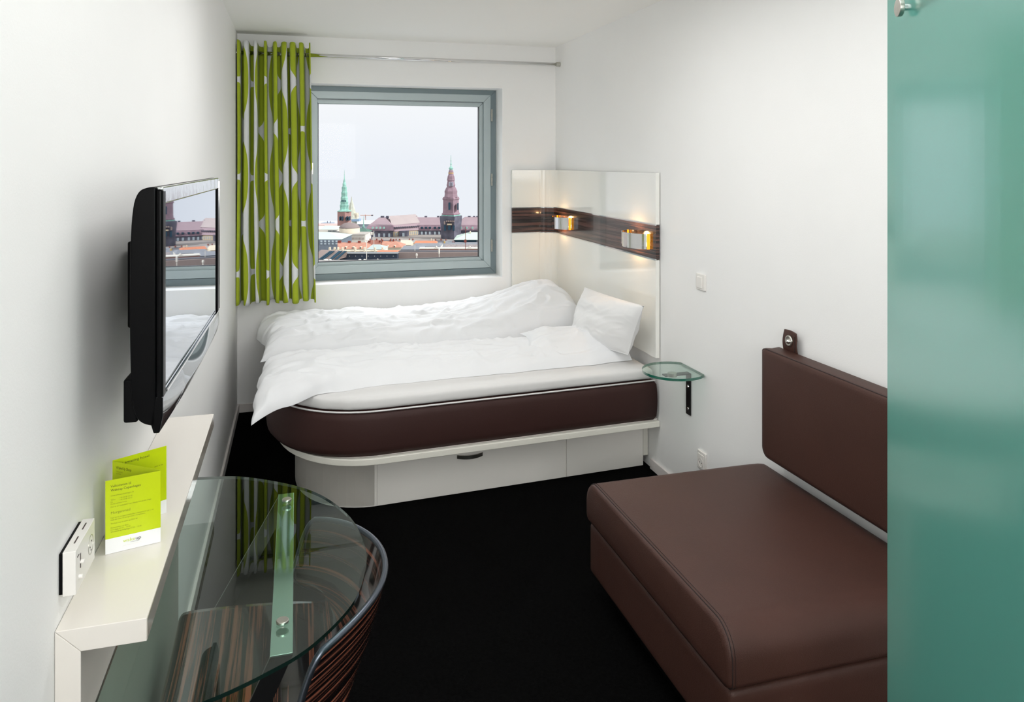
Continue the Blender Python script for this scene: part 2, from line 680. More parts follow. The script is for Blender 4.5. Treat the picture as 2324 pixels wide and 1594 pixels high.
# ------------------------------------------------------------ added ceiling fill lights (unseen, just above the view)
for i, (x, y, a, b_, lb) in enumerate(((0.75, 1.25, 0.68, 0.68, 'added square ceiling fill light above the sofa, out of view'),
                                       (0.65, 2.70, 0.53, 0.48, 'added oblong ceiling fill light before the bed, out of view'))):
    t = thing('added_ceiling_fill', lb, 'lamp', (x, y, ZC))
    frame = MB()
    frame.box(x - a, x + a, y - b_, y - b_ + 0.03, ZC - 0.06, ZC)
    frame.box(x - a, x + a, y + b_ - 0.03, y + b_, ZC - 0.06, ZC)
    frame.box(x - a, x - a + 0.03, y - b_, y + b_, ZC - 0.06, ZC)
    frame.box(x + a - 0.03, x + a, y - b_, y + b_, ZC - 0.06, ZC)
    frame.build('fill_frame', M_whiteP, t)

t = thing('added_rear_fill', 'added fill light box on the wall behind the camera, out of view', 'lamp', (0.30, -1.29, 1.80))  # added housing for the frontal fill, unseen
MB().box(-0.36, 0.97, -1.298, -1.23, 1.33, 2.27).build('fill_body', M_whiteP, t, bevel=0.01)

# ------------------------------------------------------------ curtain rod and curtain
YC = 5.17
rod = thing('curtain_rod', 'thin chrome curtain rod spanning the wall above the window', 'curtain rod', (1.838, YC, 2.352))
MB().lathe([(0.0125, XL + 0.001), (0.0125, XR - 0.012)], 20, (0, YC, 2.352), 'x').build('pole', M_chrome, rod, smooth=True, angle=60)
MB().lathe([(0.0155, XR - 0.03), (0.0175, XR - 0.026), (0.0175, XR - 0.001)], 20, (0, YC, 2.352), 'x').build('end_cap', M_steel, rod)
MB().lathe([(0.015, XL + 0.001), (0.015, XL + 0.02), (0.013, XL + 0.024)], 20, (0, YC, 2.352), 'x').build('end_cap', M_steel, rod)

cur = thing('curtain', 'lime green and white patterned curtain bunched left of the window', 'curtain', (-0.12, YC, 0.73))
NF = 8.0
NU, NV = 420, 60


def cur_plan(t, k):
    """t along the cloth 0..1, k height fraction (0 top)"""
    ph = 2 * math.pi * NF * t
    W0 = 0.455 + 0.03 * k
    wob = 0.006 * math.sin(5 * k + 9 * t) * k
    x = -0.362 + W0 * t + 0.0040 * math.sin(2 * ph) + 0.006 * math.sin(3.3 * ph / NF * 2) + wob
    amp = 0.056 + 0.008 * math.sin(3.1 * t * 6 + 1) - 0.006 * k
    s = math.cos(ph)
    y = YC - amp * math.tanh(1.7 * s) / math.tanh(1.7)
    y = y + 0.004 * math.sin(4 * k + 20 * t)
    return x, y


# cloth arc length for the print
arc = [0.0]
for i in range(1, NU + 1):
    a, b_ = cur_plan((i - 1) / NU, 0.0), cur_plan(i / NU, 0.0)
    arc.append(arc[-1] + math.hypot(a[0] - b_[0], a[1] - b_[1]))


def cur_fn(u, v):
    x, y = cur_plan(u, v)
    s = math.cos(2 * math.pi * NF * u)
    ztop = 2.414 + 0.012 * s
    zb = 0.732 + 0.006 * math.sin(31 * u) - 0.004 * s
    return (x, y, ztop + (zb - ztop) * v)


cm = MB().grid(cur_fn, NU, NV, lambda u, v: (arc[int(round(u * NU))], (1 - v) * 1.69))
cm.build('cloth', M_curtain, cur, smooth=True, solid=0.0015, fix=False)
for k in range(8):
    tt = (k + 0.5) / NF
    ex = cur_plan(tt - 0.25 / NF, 0.04)[0]
    e_ = MB()
    e_.lathe([(0.0205, -0.003), (0.0225, 0), (0.0205, 0.003), (0.0165, 0.003), (0.0155, 0), (0.0165, -0.003)], 18, (ex, YC, 2.352), 'x')
    e_.f = [f for f in e_.f if len(f) == 4]
    e_.build('eyelet', M_steel, cur, smooth=True)

# ------------------------------------------------------------ headboard
YHB = 5.245
hbt = thing('headboard', 'glossy white corner headboard with a dark veneer band', 'headboard', (1.838, 3.6, 0.6))


def hb_path(inset, x0=1.498, y0=3.60, rad=0.11):
    xs = XR - 0.003 - inset
    ys = YB - 0.003 - inset
    p = [(x0, ys)]
    cx, cy = xs - rad, ys - rad
    p.append((cx, ys))
    for k in range(1, 13):
        a = R(90 - 90 * k / 12)
        p.append((cx + rad * math.cos(a), cy + rad * math.sin(a)))
    n = 14
    for k in range(1, n + 1):
        p.append((xs, cy + (y0 - cy) * k / n))
    return p


MB().sweep(hb_path(0.025), 0.022, 1.317, 1.587).build('upper_panel', M_laq, hbt)
MB().sweep(hb_path(0.023), 0.020, 1.135, 1.312).build('veneer_band', M_vhead, hbt, smooth=False)
MB().sweep(hb_path(0.025), 0.022, 0.618, 1.130).build('lower_panel', M_laq, hbt)
MB().sweep(hb_path(0.027), 0.008, 1.3115, 1.3175).build('trim_strip', M_chrome, hbt)
MB().sweep(hb_path(0.027), 0.008, 1.1295, 1.1355).build('trim_strip', M_chrome, hbt)
for (z0, z1) in ((1.3175, 1.587), (0.618, 1.1295)):
    MB().box(1.7035, 1.7045, YB - 0.0295, YB - 0.027, z0, z1).build('seam', M_skirt, hbt)


# wall lamps on the band
def reading_lamp(yc, label):
    t = thing('reading_lamp', label, 'lamp', (1.80, yc, 1.22), group='reading lamps on the headboard')
    z0, z1 = 1.181, 1.262
    MB().box(1.798, 1.812, yc - 0.05, yc + 0.05, z0 + 0.015, z1 - 0.015).build('mount', M_steel, t, bevel=0.002)
    def arc_pts(a_0, a_1, n_):
        return [(1.826 - 0.098 * math.cos(R(a_0 + (a_1 - a_0) * k / n_)), yc + 0.132 * math.sin(R(a_0 + (a_1 - a_0) * k / n_))) for k in range(n_ + 1)]
    MB().sweep(arc_pts(-71, 73, 22), 0.003, z0, z1).build('reflector', M_chrome, t, smooth=False)
    MB().sweep(arc_pts(-81, -72, 4), 0.004, z0 - 0.001, z1 + 0.001).build('amber_end', M_amber, t)
    MB().sweep(arc_pts(74, 80, 3), 0.004, z0 - 0.001, z1 + 0.001).build('amber_end', M_amber, t)
    y = yc + 0.145
    MB().box(1.772, 1.802, y - 0.0025, y + 0.0025, z0 + 0.002, z1 - 0.004).build('end_plate', M_chrome, t)
    MB().lathe([(0.004, -0.075), (0.012, -0.07), (0.012, 0.07), (0.004, 0.075)], 14, (1.768, yc, 1.222), 'y').build('bulb', M_bulb, t, smooth=True)
    for s in (-0.03, 0.03):
        l = bpy.data.lights.new('bulb_light', 'POINT')
        l.energy = 0.45
        l.color = (1.0, 0.60, 0.28)
        l.shadow_soft_size = 0.012
        o = bpy.data.objects.new('bulb_light', l)
        COL.objects.link(o)
        o.parent = t
        o.location = (1.768 - 1.80, 0.0, 0.002 + s)
    return t


reading_lamp(3.80, 'curved chrome reading lamp at the near end of the headboard band')
reading_lamp(5.0, 'curved chrome reading lamp near the corner of the headboard')


# ------------------------------------------------------------ bed
def bed_outline(inset, xr=1.834, yb=5.20, n=14, exo=0.0):
    """plan outline: straight front, rounded near left corner"""
    i = inset
    pts = [(xr, 3.60 + i)]
    fx = 0.36
    fy = 3.503 + i
    pts.append((1.2, 3.60 + i + (fy - 3.60 - i) * (xr - 1.2) / (xr - fx)))
    ex, ey = -0.155 + i + exo, 4.12 + exo * 0.4
    for k in range(n + 1):
        a = R(90 * k / n)
        s, c = math.sin(a) ** 0.92, max(0.0, math.cos(a)) ** 0.92
        pts.append((fx - (fx - ex) * s, ey - (ey - fy) * c))
    pts.append((ex, yb))
    pts.append((xr, yb))
    return pts[::-1]


bed = thing('bed', 'white boxed bed with rounded corner and dark brown mattress', 'bed', (0.9, 4.4, 0))
cab = MB().prism(bed_outline(0.15, xr=1.80), 0.0, 0.255).build('cabinet_body', M_cab, bed)
# front boards: curved end, wide drawer, right board, side post


def front_line(x, inset=0.15):
    return 3.60 + inset + (3.503 - 3.60) * (1.834 - x) / (1.834 - 0.36)


def front_board(name, x0, x1, d=0.008, z0=0.004, z1=0.25):
    y0, y1 = front_line(x0), front_line(x1)
    return MB().hexa([(x0, y0 - d, z0), (x1, y1 - d, z0), (x1, y1 + 0.004, z0), (x0, y0 + 0.004, z0),
                      (x0, y0 - d, z1), (x1, y1 - d, z1), (x1, y1 + 0.004, z1), (x0, y0 + 0.004, z1)]).build(name, M_cab, bed, bevel=0.001)


ol = [p for p in bed_outline(0.15) if p[0] < 0.365 and p[1] < 4.2]
MB().sweep([(p[0], p[1]) for p in ol], 0.007, 0.004, 0.25).build('curved_end_board', M_cab, bed, smooth=False)
dr = front_board('drawer', 0.372, 1.350)
front_board('side_board', 1.356, 1.806)
MB().box(1.808, 1.834, front_line(1.82) - 0.008, 4.0, 0.056, 0.255).build('corner_post', M_rail, bed)
hp = []
for k in range(15):
    a = -1 + 2 * k / 14
    x = 0.829 + 0.068 * a
    hp.append((x, front_line(0.829) - 0.009 - 0.026 * (1 - a * a)))
hm = MB().sweep(hp, 0.004, 0.176, 0.194)
hm.build('handle', M_steel, dr, smooth=False)
MB().prism(bed_outline(0.0, xr=1.834, exo=0.055), 0.255, 0.285).build('top_rail', M_rail, bed, bevel=0.003)


# mattress: puffed prism
def cushion_prism(out, z0, z1, puff, rnd=0.02, nz=10):
    mb = MB()
    cx = sum(p[0] for p in out) / len(out)
    cy = sum(p[1] for p in out) / len(out)
    P = [Vector((p[0], p[1])) for p in out]
    n = len(P)
    ctr = Vector((0.9, 4.4))
    rings = []
    for k in range(nz + 1):
        t = k / nz
        z = z0 + (z1 - z0) * t
        e_ = min(t, 1 - t) * (z1 - z0)
        ins = 0.0
        if e_ < rnd:
            ins = rnd - math.sqrt(max(0, rnd * rnd - (rnd - e_) ** 2))
        d = puff * math.sin(math.pi * t) - ins
        ring = []
        for i in range(n):
            a, b, c = P[i - 1], P[i], P[(i + 1) % n]
            e1, e2 = (b - a).normalized(), (c - b).normalized()
            nn = (Vector((e1.y, -e1.x)) + Vector((e2.y, -e2.x)))
            nn = nn.normalized() if nn.length > 1e-6 else Vector((0, 0))
            if nn.dot(b - ctr) < 0:
                nn = -nn
            q = b + nn * d
            q.x = min(q.x, 1.832)
            ring.append((q.x, q.y, z))
        rings.append(ring)
    for r_ in rings:
        mb.v += r_
    for k in range(nz):
        for i in range(n):
            j = (i + 1) % n
            mb.f.append((k * n + i, k * n + j, (k + 1) * n + j, (k + 1) * n + i))
    mb.f.append(tuple(reversed(range(n))))
    mb.f.append(tuple(nz * n + i for i in range(n)))
    return mb


def dense(out, m=5):
    r_ = []
    n = len(out)
    for i in range(n):
        a, b = out[i], out[(i + 1) % n]
        L = math.hypot(a[0] - b[0], a[1] - b[1])
        k = max(1, int(L / 0.12))
        for j in range(k):
            r_.append((a[0] + (b[0] - a[0]) * j / k, a[1] + (b[1] - a[1]) * j / k))
    return r_


cushion_prism(dense(bed_outline(0.012, xr=1.818)), 0.289, 0.498, 0.008, 0.015).build('mattress', M_leatherM, bed, smooth=True)
MB().prism(bed_outline(0.030, exo=0.03), 0.285, 0.290).build('gap_strip', M_skirt, bed)
pipe = [(min(x, 1.815), y, 0.497) for x, y in bed_outline(0.016)[1:]]
MB().tube(pipe, 0.0042, 8).build('white_piping', M_sheet, bed, smooth=True)

# topper with sheet
tp = thing('mattress_topper', 'thin mattress topper in a pale grey-white sheet on the bed', 'mattress topper', (0.9, 4.4, 0.50))
ou = dense(bed_outline(0.024, xr=1.80, n=20))
tm = cushion_prism(ou, 0.500, 0.563, 0.004, 0.018, 8)
nn_ = len(ou)
for i, p in enumerate(tm.v):
    x, y, z = p
    w = 0.006 * noise.noise(Vector((x * 9, y * 9, z * 4)))
    if x < 0.45 and y < 4.2:
        w += 0.006 * noise.noise(Vector((x * 30, y * 30, z * 10)))
    tm.v[i] = (x + w * 0.3, y + w, z + (0 if z < 0.51 else w * 0.6))
tm.build('sheet_covered_topper', M_sheet, tp, smooth=True)


def ridged(v):
    return 1 - abs(noise.noise(v))


def wr(x, y, k=0.0):
    """cloth wrinkle height"""
    n1 = noise.noise(Vector((x * 2.0 + k, y * 7.0, k))) * 0.012
    n2 = (max(0, ridged(Vector((x * 2.6 + y * 2.0 + k, y * 12 - x * 1.5, 3 + k))) - 0.70)) * 0.065
    n3 = (max(0, ridged(Vector((x * 6.0 - y * 5 + k, y * 9 + x * 3, 9 + k))) - 0.76)) * 0.05
    return n1 + n2 + n3


def edge_left(y):
    """left limit of the bed at depth y"""
    if y > 4.12:
        return -0.155
    t = min(1.0, (4.12 - y) / 0.617)
    return 0.36 - 0.515 * math.sqrt(max(0, 1 - t * t))


def duvet_mesh(yn, yf, xl, xr_, H, hump, key, nu=230, nv=80, z_base=0.566, end=0.10, pe=3.2):
    def top(u, v):
        x0, x1 = xl(v), xr_(v)
        x = x0 + (x1 - x0) * u
        y = yn(x) + (yf(x) - yn(x)) * v
        s = 2 * v - 1
        prof = max(0.0, 1 - abs(s) ** pe) ** 0.5
        le = (x1 - x0) * u
        ri = (x1 - x0) * (1 - u)
        ef = 1.0
        if le < 0.16:
            q = 1 - le / 0.16
            ef *= math.sqrt(max(0, 1 - q ** 2.4)) * 0.98 + 0.02
        if ri < end:
            q = 1 - ri / end
            ef *= math.sqrt(max(0, 1 - q ** 2.2))
        h = (H(x) * prof + hump(x, y) * prof ** 0.5) * ef
        h += wr(x, y, key) * min(1, prof * 1.6) * min(1, ef * 1.5)
        over = max(0.0, edge_left(y) + 0.03 - x)
        droop = 0.17 * over ** 1.2
        # scalloped lower edges
        e_ = (1 - prof)
        y += 0.012 * noise.noise(Vector((x * 9 + key, 0, s))) * e_
        x += 0.022 * noise.noise(Vector((y * 9 + key, 4, 0))) * (1 - min(1, le / 0.2)) if le < 0.2 else 0
        return x, y, z_base + h - droop, droop

    def bot(u, v):
        x, y, z, d = top(u, v)
        return x, y, z_base - d - 0.001, d
    mb = MB()
    mb.grid(lambda u, v: top(u, v)[:3], nu, nv)
    mb.grid(lambda u, v: bot(u, v)[:3], nu, nv)
    n = (nu + 1) * (nv + 1)

    def I(i, j):
        return i * (nv + 1) + j
    for i in range(nu):
        for j in (0, nv):
            mb.f.append((I(i, j), I(i + 1, j), n + I(i + 1, j), n + I(i, j)))
    for j in range(nv):
        for i in (0, nu):
            mb.f.append((I(i, j), I(i, j + 1), n + I(i, j + 1), n + I(i, j)))
    return mb


near_yn = [(-0.22, 3.50), (-0.04, 3.565), (0.176, 3.64), (0.45, 3.69), (0.9, 3.715), (1.36, 3.74), (1.80, 3.78)]
dv1 = thing('duvet', 'white duvet at the front of the bed with one corner folded over', 'duvet', (0.8, 3.97, 0.565), group='duvets on the bed')
duvet_mesh(lambda x: lerp_table(near_yn, x), lambda x: 4.17, lambda v: -0.185 + 0.02 * v, lambda v: 1.765 - 0.05 * v,
           lambda x: 0.086 + 0.010 * math.sin(2.2 * x + 1), lambda x, y: 0.0, 1.7, end=0.07).build('duvet_body', M_duvet, dv1, smooth=True)
dv2 = thing('duvet', 'white duvet by the window wall heaped up over a pillow', 'duvet', (0.8, 4.8, 0.565), group='duvets on the bed')


def hump(x, y):
    sx_ = 0.40 if x < 1.58 else 0.20
    return 0.165 * math.exp(-((x - 1.58) / sx_) ** 2) * math.exp(-((y - 4.72) / 0.36) ** 2)


duvet_mesh(lambda x: 4.31 + 0.10 * max(0, (x - 1.1)) - 0.02 * math.sin(3 * x), lambda x: 5.16, lambda v: -0.19 - 0.02 * v + 0.03 * math.sin(6 * v), lambda v: 1.79,
           lambda x: 0.112, hump, 5.3, end=0.16, pe=6.0).build('duvet_body', M_duvet, dv2, smooth=True)
# loose corner of the far duvet at its foot end
MB().grid(lambda u, v: (-0.10 - 0.125 * u, 4.93 + (v - 0.5) * 0.16 * (1 - u * 0.9) + 0.05 * u, 0.62 - 0.055 * u + 0.02 * math.sin(3 * v) * (1 - u)), 10, 8).build('loose_corner', M_duvet, dv2, smooth=True, solid=0.008, fix=False)

# folded-over corner on the near duvet
fa, fb, fc, fd = Vector((1.225, 4.13, 0.668)), Vector((1.205, 3.78, 0.632)), Vector((1.735, 3.86, 0.625)), Vector((1.73, 4.12, 0.645))


def flap(u, v, side):
    p = (fa * (1 - u) + fd * u) * (1 - v) + (fb * (1 - u) + fc * u) * v
    tri = 1.0
    ed = min(u, 1 - u) * 2
    ev = min(v, 1 - v) * 2
    puff = (min(1, ed * 2.2) ** 0.5) * (min(1, ev * 1.8) ** 0.5)
    h = 0.046 * puff + wr(p.x, p.y, 8.8) * puff * 0.8
    bulge = 0.012 * math.sin(math.pi * v)
    z = p.z + bulge + (h if side > 0 else -0.015 * puff)
    return (p.x + 0.02 * math.sin(5 * v) * (1 - u), p.y + (-0.03 * math.sin(math.pi * u) if v > 0.8 else 0) * (v - 0.8) / 0.2, z)


fm = MB()
fm.grid(lambda u, v: flap(u, v, 1), 60, 34)
fm.grid(lambda u, v: flap(u, v, -1), 60, 34)
fm.build('folded_corner', M_duvet, dv1, smooth=True)

# pillow
pl = thing('pillow', 'square white pillow leaning against the headboard', 'pillow', (1.66, 3.93, 0.60))
pA, pB, pC, pD = Vector((1.70, 4.33, 0.875)), Vector((1.715, 3.545, 0.905)), Vector((1.52, 4.12, 0.615)), Vector((1.69, 3.68, 0.625))
pn = (pB - pA).cross(pC - pA).normalized()
if pn.x > 0:
    pn = -pn


def pil(u, v, side):
    p = (pA * (1 - u) + pB * u) * (1 - v) + (pC * (1 - u) + pD * u) * v
    cx, cy = 2 * u - 1, 2 * v - 1
    th = (max(0, (1 - cx ** 2)) ** 0.55) * (max(0, (1 - cy ** 2)) ** 0.55)
    # edges drawn in between the corners
    pull = 0.035 * (1 - cx * cx) * cy * abs(cy) - 0.0
    ctr = (pA + pB + pC + pD) / 4
    p = p + (ctr - p) * (0.035 * ((1 - cx * cx) * cy * cy + (1 - cy * cy) * cx * cx))
    w = 0.016 * noise.noise(Vector((u * 5, v * 5, side))) + 0.02 * max(0, ridged(Vector((u * 7 + v * 3, v * 5, 2))) - 0.8)
    q = p + pn * side * (0.095 * th + w * th ** 0.5)
    q.x = min(q.x, 1.800)
    return q


pm = MB()
pm.grid(lambda u, v: pil(u, v, 1), 60, 60)
pm.grid(lambda u, v: pil(u, v, -1), 60, 60)
pm.build('pillow_body', M_pillow, pl, smooth=True)
hem = [pil(k / 24, 0, 0) for k in range(25)] + [pil(1, k / 24, 0) for k in range(1, 25)] + [pil(1 - k / 24, 1, 0) for k in range(1, 25)] + [pil(0, 1 - k / 24, 0) for k in range(1, 25)]
MB().tube(hem, 0.0028, 6).build('seam', M_pillow, pl, smooth=True)

# ------------------------------------------------------------ glass bedside shelf
bs = thing('glass_bedside_shelf', 'small green glass shelf on the wall between bed and sofa', 'shelf', (1.834, 3.26, 0.65))
circ = []
c0, rr = (1.735, 3.262), 0.150
a0 = math.acos((1.833 - c0[0]) / rr)
for k in range(61):
    a = a0 + (2 * math.pi - 2 * a0) * k / 60
    circ.append((c0[0] + rr * math.cos(a), c0[1] + rr * math.sin(a)))
g = MB().prism(circ, 0.640, 0.652)
g.mi = {i: 1 for i in range(2, len(g.f))}
g.build('glass_top', [M_glassS, M_glassE], bs, fix=True)
MB().lathe([(0.022, 0.622), (0.022, 0.640)], 24, (1.725, 3.258, 0)).build('fixing_disc', M_steel, bs, bevel=0.001)
MB().box(1.70, 1.836, 3.278, 3.312, 0.616, 0.622).build('bracket_arm', M_blackSteel, bs)
bp = MB().box(1.830, 1.836, 3.276, 3.317, 0.418, 0.622).build('bracket_plate', M_blackSteel, bs, bevel=0.001)
for z in (0.555, 0.447):
    MB().lathe([(0.006, 1.8265), (0.0075, 1.830)], 12, (0, 3.2965, z), 'x').build('screw', M_chrome, bp)

# switch and socket
sw = thing('light_switch', 'white rocker light switch on the right wall', 'light switch', (1.838, 3.18, 1.08))
MB().box(1.829, 1.838, 3.139, 3.220, 1.042, 1.118).build('switch_plate', M_whiteP, sw, bevel=0.003)
MB().box(1.824, 1.830, 3.160, 3.206, 1.052, 1.104).build('rocker', M_whiteP, sw, bevel=0.002)
sk = thing('wall_socket', 'white round-holed wall socket low behind the sofa', 'socket', (1.838, 3.17, 0.245))
MB().box(1.828, 1.838, 3.132, 3.206, 0.200, 0.286).build('socket_plate', M_whiteP, sk, bevel=0.003)
MB().box(1.8255, 1.829, 3.142, 3.196, 0.206, 0.272).build('socket_insert', M_whiteP, sk, bevel=0.002)
MB().lathe([(0.0215, 1.8240), (0.0215, 1.8262), (0.019, 1.8262), (0.019, 1.8240), (0.0215, 1.8240)], 24, (0, 3.169, 0.234), 'x').open_ends().build('socket_ring', M_skirt, sk, smooth=False)
for s in (-1, 1):
    MB().lathe([(0.0028, 1.8246), (0.0028, 1.8256)], 10, (0, 3.169 + s * 0.0095, 0.234), 'x').build('pin_hole', M_slot, sk)

# ------------------------------------------------------------ sofa


def soft_box(x0, x1, y0, y1, z0, z1, r, puff=0.0, n=12):
    """rounded box, its flat sides slightly crowned"""
    mb = MB()
    bm = bmesh.new()
    bmesh.ops.create_cube(bm, size=1.0)
    bmesh.ops.subdivide_edges(bm, edges=bm.edges[:], cuts=n, use_grid_fill=True)
    hx, hy, hz = (x1 - x0) / 2, (y1 - y0) / 2, (z1 - z0) / 2
    c = Vector(((x0 + x1) / 2, (y0 + y1) / 2, (z0 + z1) / 2))
    for v in bm.verts:
        p = v.co * 2

        def w(a, h):
            # gather vertices near the edges so the round stays tight
            s = 1 if a >= 0 else -1
            a = abs(a)
            k = 0.35
            inner = 1 - r / h
            q = a * inner / (1 - k) if a < 1 - k else inner + (a - (1 - k)) / k * (1 - inner)
            return s * q * h
        q = Vector((w(p.x, hx), w(p.y, hy), w(p.z, hz)))
        core = Vector((max(-hx + r, min(hx - r, q.x)), max(-hy + r, min(hy - r, q.y)), max(-hz + r, min(hz - r, q.z))))
        d = q - core
        # cube-to-sphere for the corner region
        if d.length > 1e-9:
            mx_ = max(abs(d.x), abs(d.y), abs(d.z))
            d = d.normalized() * mx_
        q = core + d
        cr = (1 - (q.x / hx) ** 2) * (1 - (q.y / hy) ** 2)
        if abs(p.z) > 0.999:
            q.z += puff * max(0, cr) * (1 if p.z > 0 else 0)
        v.co = q + c
    bm.verts.ensure_lookup_table()
    mb.v = [tuple(v.co) for v in bm.verts]
    mb.f = [tuple(v.index for v in f.verts) for f in bm.faces]
    bm.free()
    return mb


SX0, SX1, SY0, SY1 = 1.062, 1.802, 1.705, 2.700
sofa = thing('sofa', 'dark brown leatherette seat block on a matching plinth', 'sofa', (1.43, 2.2, 0))
soft_box(SX0 + 0.012, SX1, SY0 + 0.012, SY1 - 0.01, 0.085, 0.278, 0.018).build('plinth', M_leather, sofa, smooth=True)
MB().box(SX0 + 0.07, SX1 - 0.02, SY0 + 0.07, SY1 - 0.07, 0, 0.09).build('base_frame', M_blackM, sofa)
# cushion: section in Y-Z rounded, flat ends with a piped seam


def sofa_section(off, r=0.082, rb=0.022):
    y0, y1, z0, z1 = SY0 - off, SY1 + off, 0.284 - off, 0.441 + off
    pts = []
    for cx, cz, r_, a_ in ((y1 - r, z1 - r, r, 0), (y0 + r, z1 - r, r, 90), (y0 + rb, z0 + rb, rb, 180), (y1 - rb, z0 + rb, rb, 270)):
        for k in range(9):
            a = R(a_ + 90 * k / 8)
            pts.append((cx + r_ * math.cos(a), cz + r_ * math.sin(a)))
    return pts


sec = sofa_section(0)
sm = MB()
cyc, czc = (SY0 + SY1) / 2, 0.36
xs = [SX0 + 0.0, SX0 + 0.004, SX0 + 0.013, SX0 + 0.03] + [SX0 + 0.03 + (SX1 - 0.06 - SX0 - 0.03) * k / 10 for k in range(1, 11)] + [SX1 - 0.02, SX1 - 0.004, SX1]
sc_ = [0.90, 0.972, 0.992, 1.0] + [1.0] * 10 + [0.995, 0.985, 0.94]


def ring(x, k):
    out = []
    for (y, z) in sec:
        # uniform inset rather than scaling
        dy = 1 if y > cyc else -1
        ins = (1 - k) * 0.16
        yy = y - max(-ins, min(ins, (y - cyc) * 0.5)) if True else y
        zz = z - max(-ins, min(ins, (z - czc)))
        t = (x - SX0) / (SX1 - SX0)
        crown = 0.006 * math.sin(math.pi * t) * (1 - ((yy - cyc) / (SY1 - SY0) * 2) ** 2) * (1 if z > 0.41 else 0)
        out.append((x, yy, zz + crown))
    return out


for x, k in zip(xs, sc_):
    sm.v += ring(x, k)
n = len(sec)
for i in range(len(xs) - 1):
    for k in range(n):
        k2 = (k + 1) % n
        sm.f.append((i * n + k, i * n + k2, (i + 1) * n + k2, (i + 1) * n + k))
sm.f.append(tuple(range(n)))
sm.f.append(tuple((len(xs) - 1) * n + k for k in range(n)))
cush = sm.build('seat_cushion', M_leather, sofa, smooth=True)
seam = [(SX0 + 0.0125, y, z) for (y, z) in sofa_section(-0.0005)]
MB().tube(seam[:18] + seam[18:27] + seam[27:] + [seam[0]], 0.0016, 6).build('seam', M_thread, cush, smooth=True)
st = MB()
for i in range(len(seam)):
    pass
seam2 = [(SX0 + 0.021, y, z) for (y, z) in sofa_section(0.0002)]
MB().tube(seam2 + [seam2[0]], 0.0009, 6).build('stitch_line', M_thread, cush, smooth=True)

# hanging back cushion with strap
bk = thing('hanging_back_cushion', 'dark brown back cushion hanging by a strap on the right wall', 'cushion', (1.80, 2.0, 0.5))


def back_sec(off=0.0):
    z0, z1, y0, y1 = 0.497, 0.918, 1.62, 2.565
    return y0, y1, z0, z1


BY0, BY1, BZ0, BZ1 = 1.60, 2.570, 0.502, 0.922
bm_ = MB()
pts = []
r_ = 0.035
for cy_, cz_, a_ in ((BY1 - r_, BZ1 - 0.012, 0), (BY0 + r_, BZ1 - 0.012, 90), (BY0 + r_, BZ0 + r_, 180), (BY1 - r_, BZ0 + r_, 270)):
    for k in range(7):
        a = R(a_ + 90 * k / 6)
        rz = 0.012 if a_ in (0, 90) else r_
        ry = 0.02 if a_ in (0, 90) else r_
        pts.append(((cy_ + (r_ - ry) * (1 if a_ in (0, 270) else -1)) + ry * math.cos(a), cz_ + rz * math.sin(a)))
xs2 = [(1.826, 0.012), (1.822, 0.003), (1.815, 0.0), (1.785, -0.002), (1.758, 0.0), (1.748, 0.003), (1.743, 0.010), (1.741, 0.022)]
for x, ins in xs2:
    for (y, z) in pts:
        bm_.v.append((x, y - max(-ins, min(ins, (y - 2.09))), z - max(-ins, min(ins, (z - 0.70)))))
n = len(pts)
for i in range(len(xs2) - 1):
    for k in range(n):
        k2 = (k + 1) % n
        bm_.f.append((i * n + k, i * n + k2, (i + 1) * n + k2, (i + 1) * n + k))
bm_.f.append(tuple(range(n)))
bm_.f.append(tuple((len(xs2) - 1) * n + k for k in range(n)))
bc = bm_.build('cushion_body', M_leather, bk, smooth=True)
cp = [(1.750, y - max(-0.002, min(0.002, y - 2.09)), z - max(-0.002, min(0.002, z - 0.70))) for (y, z) in pts]
MB().tube(cp + [cp[0]], 0.0022, 6).build('seam', M_thread, bc, smooth=True)


def strap_fn(u, v):
    z = 0.905 + 0.092 * v
    y = 2.444 + 0.082 * u + (0.006 * (v - 0.5) ** 2)
    x = 1.822 - 0.010 * math.sin(math.pi * v) + 0.010 * max(0, v - 0.75) * (-(1 - u)) * 4
    z += 0.004 * math.sin(math.pi * u) * v
    return (x, y, z)


stp = MB().grid(strap_fn, 12, 14).build('strap', M_leather, bk, smooth=True, solid=0.005, fix=False)
MB().lathe([(0.0155, 1.8045), (0.018, 1.8035), (0.0205, 1.8055), (0.0215, 1.809), (0.0215, 1.812), (0.0125, 1.812), (0.0125, 1.806)], 28, (0, 2.484, 0.963), 'x').build('eyelet', M_steel, stp, smooth=True)
MB().lathe([(0.002, 1.797), (0.007, 1.799), (0.009, 1.803), (0.007, 1.807), (0.004, 1.836)], 16, (0, 2.484, 0.960), 'x').build('hook_knob', M_chrome, stp, smooth=True)
MB().box(1.8065, 1.8085, 2.4480, 2.4495, 0.925, 0.985).build('stitch_line', M_thread, stp)

# ------------------------------------------------------------ desk shelf on the left wall
dk = thing('wall_desk', 'white wall-mounted desk shelf folded down into a wall panel', 'desk', (XL, 1.36, 0))
tk = 0.038
MB().extr([(XL + 0.0005, 0.895), (XL + tk, 0.895 - tk), (-0.236, 0.895 - tk), (-0.236, 0.895)], 'y', 1.36, 2.41).build('shelf_top', M_deskW, dk, bevel=0.0012)
MB().extr([(XL + 0.0005, 0.8945), (XL + 0.0005, 0.0), (XL + tk, 0.0), (XL + tk, 0.895 - tk - 0.0005)], 'y', 1.36, 2.41).build('wall_panel', M_deskW, dk, bevel=0.0012)
MB().box(-0.2362, -0.2352, 1.362, 2.408, 0.859, 0.893).build('edge_band', M_deskE, dk)

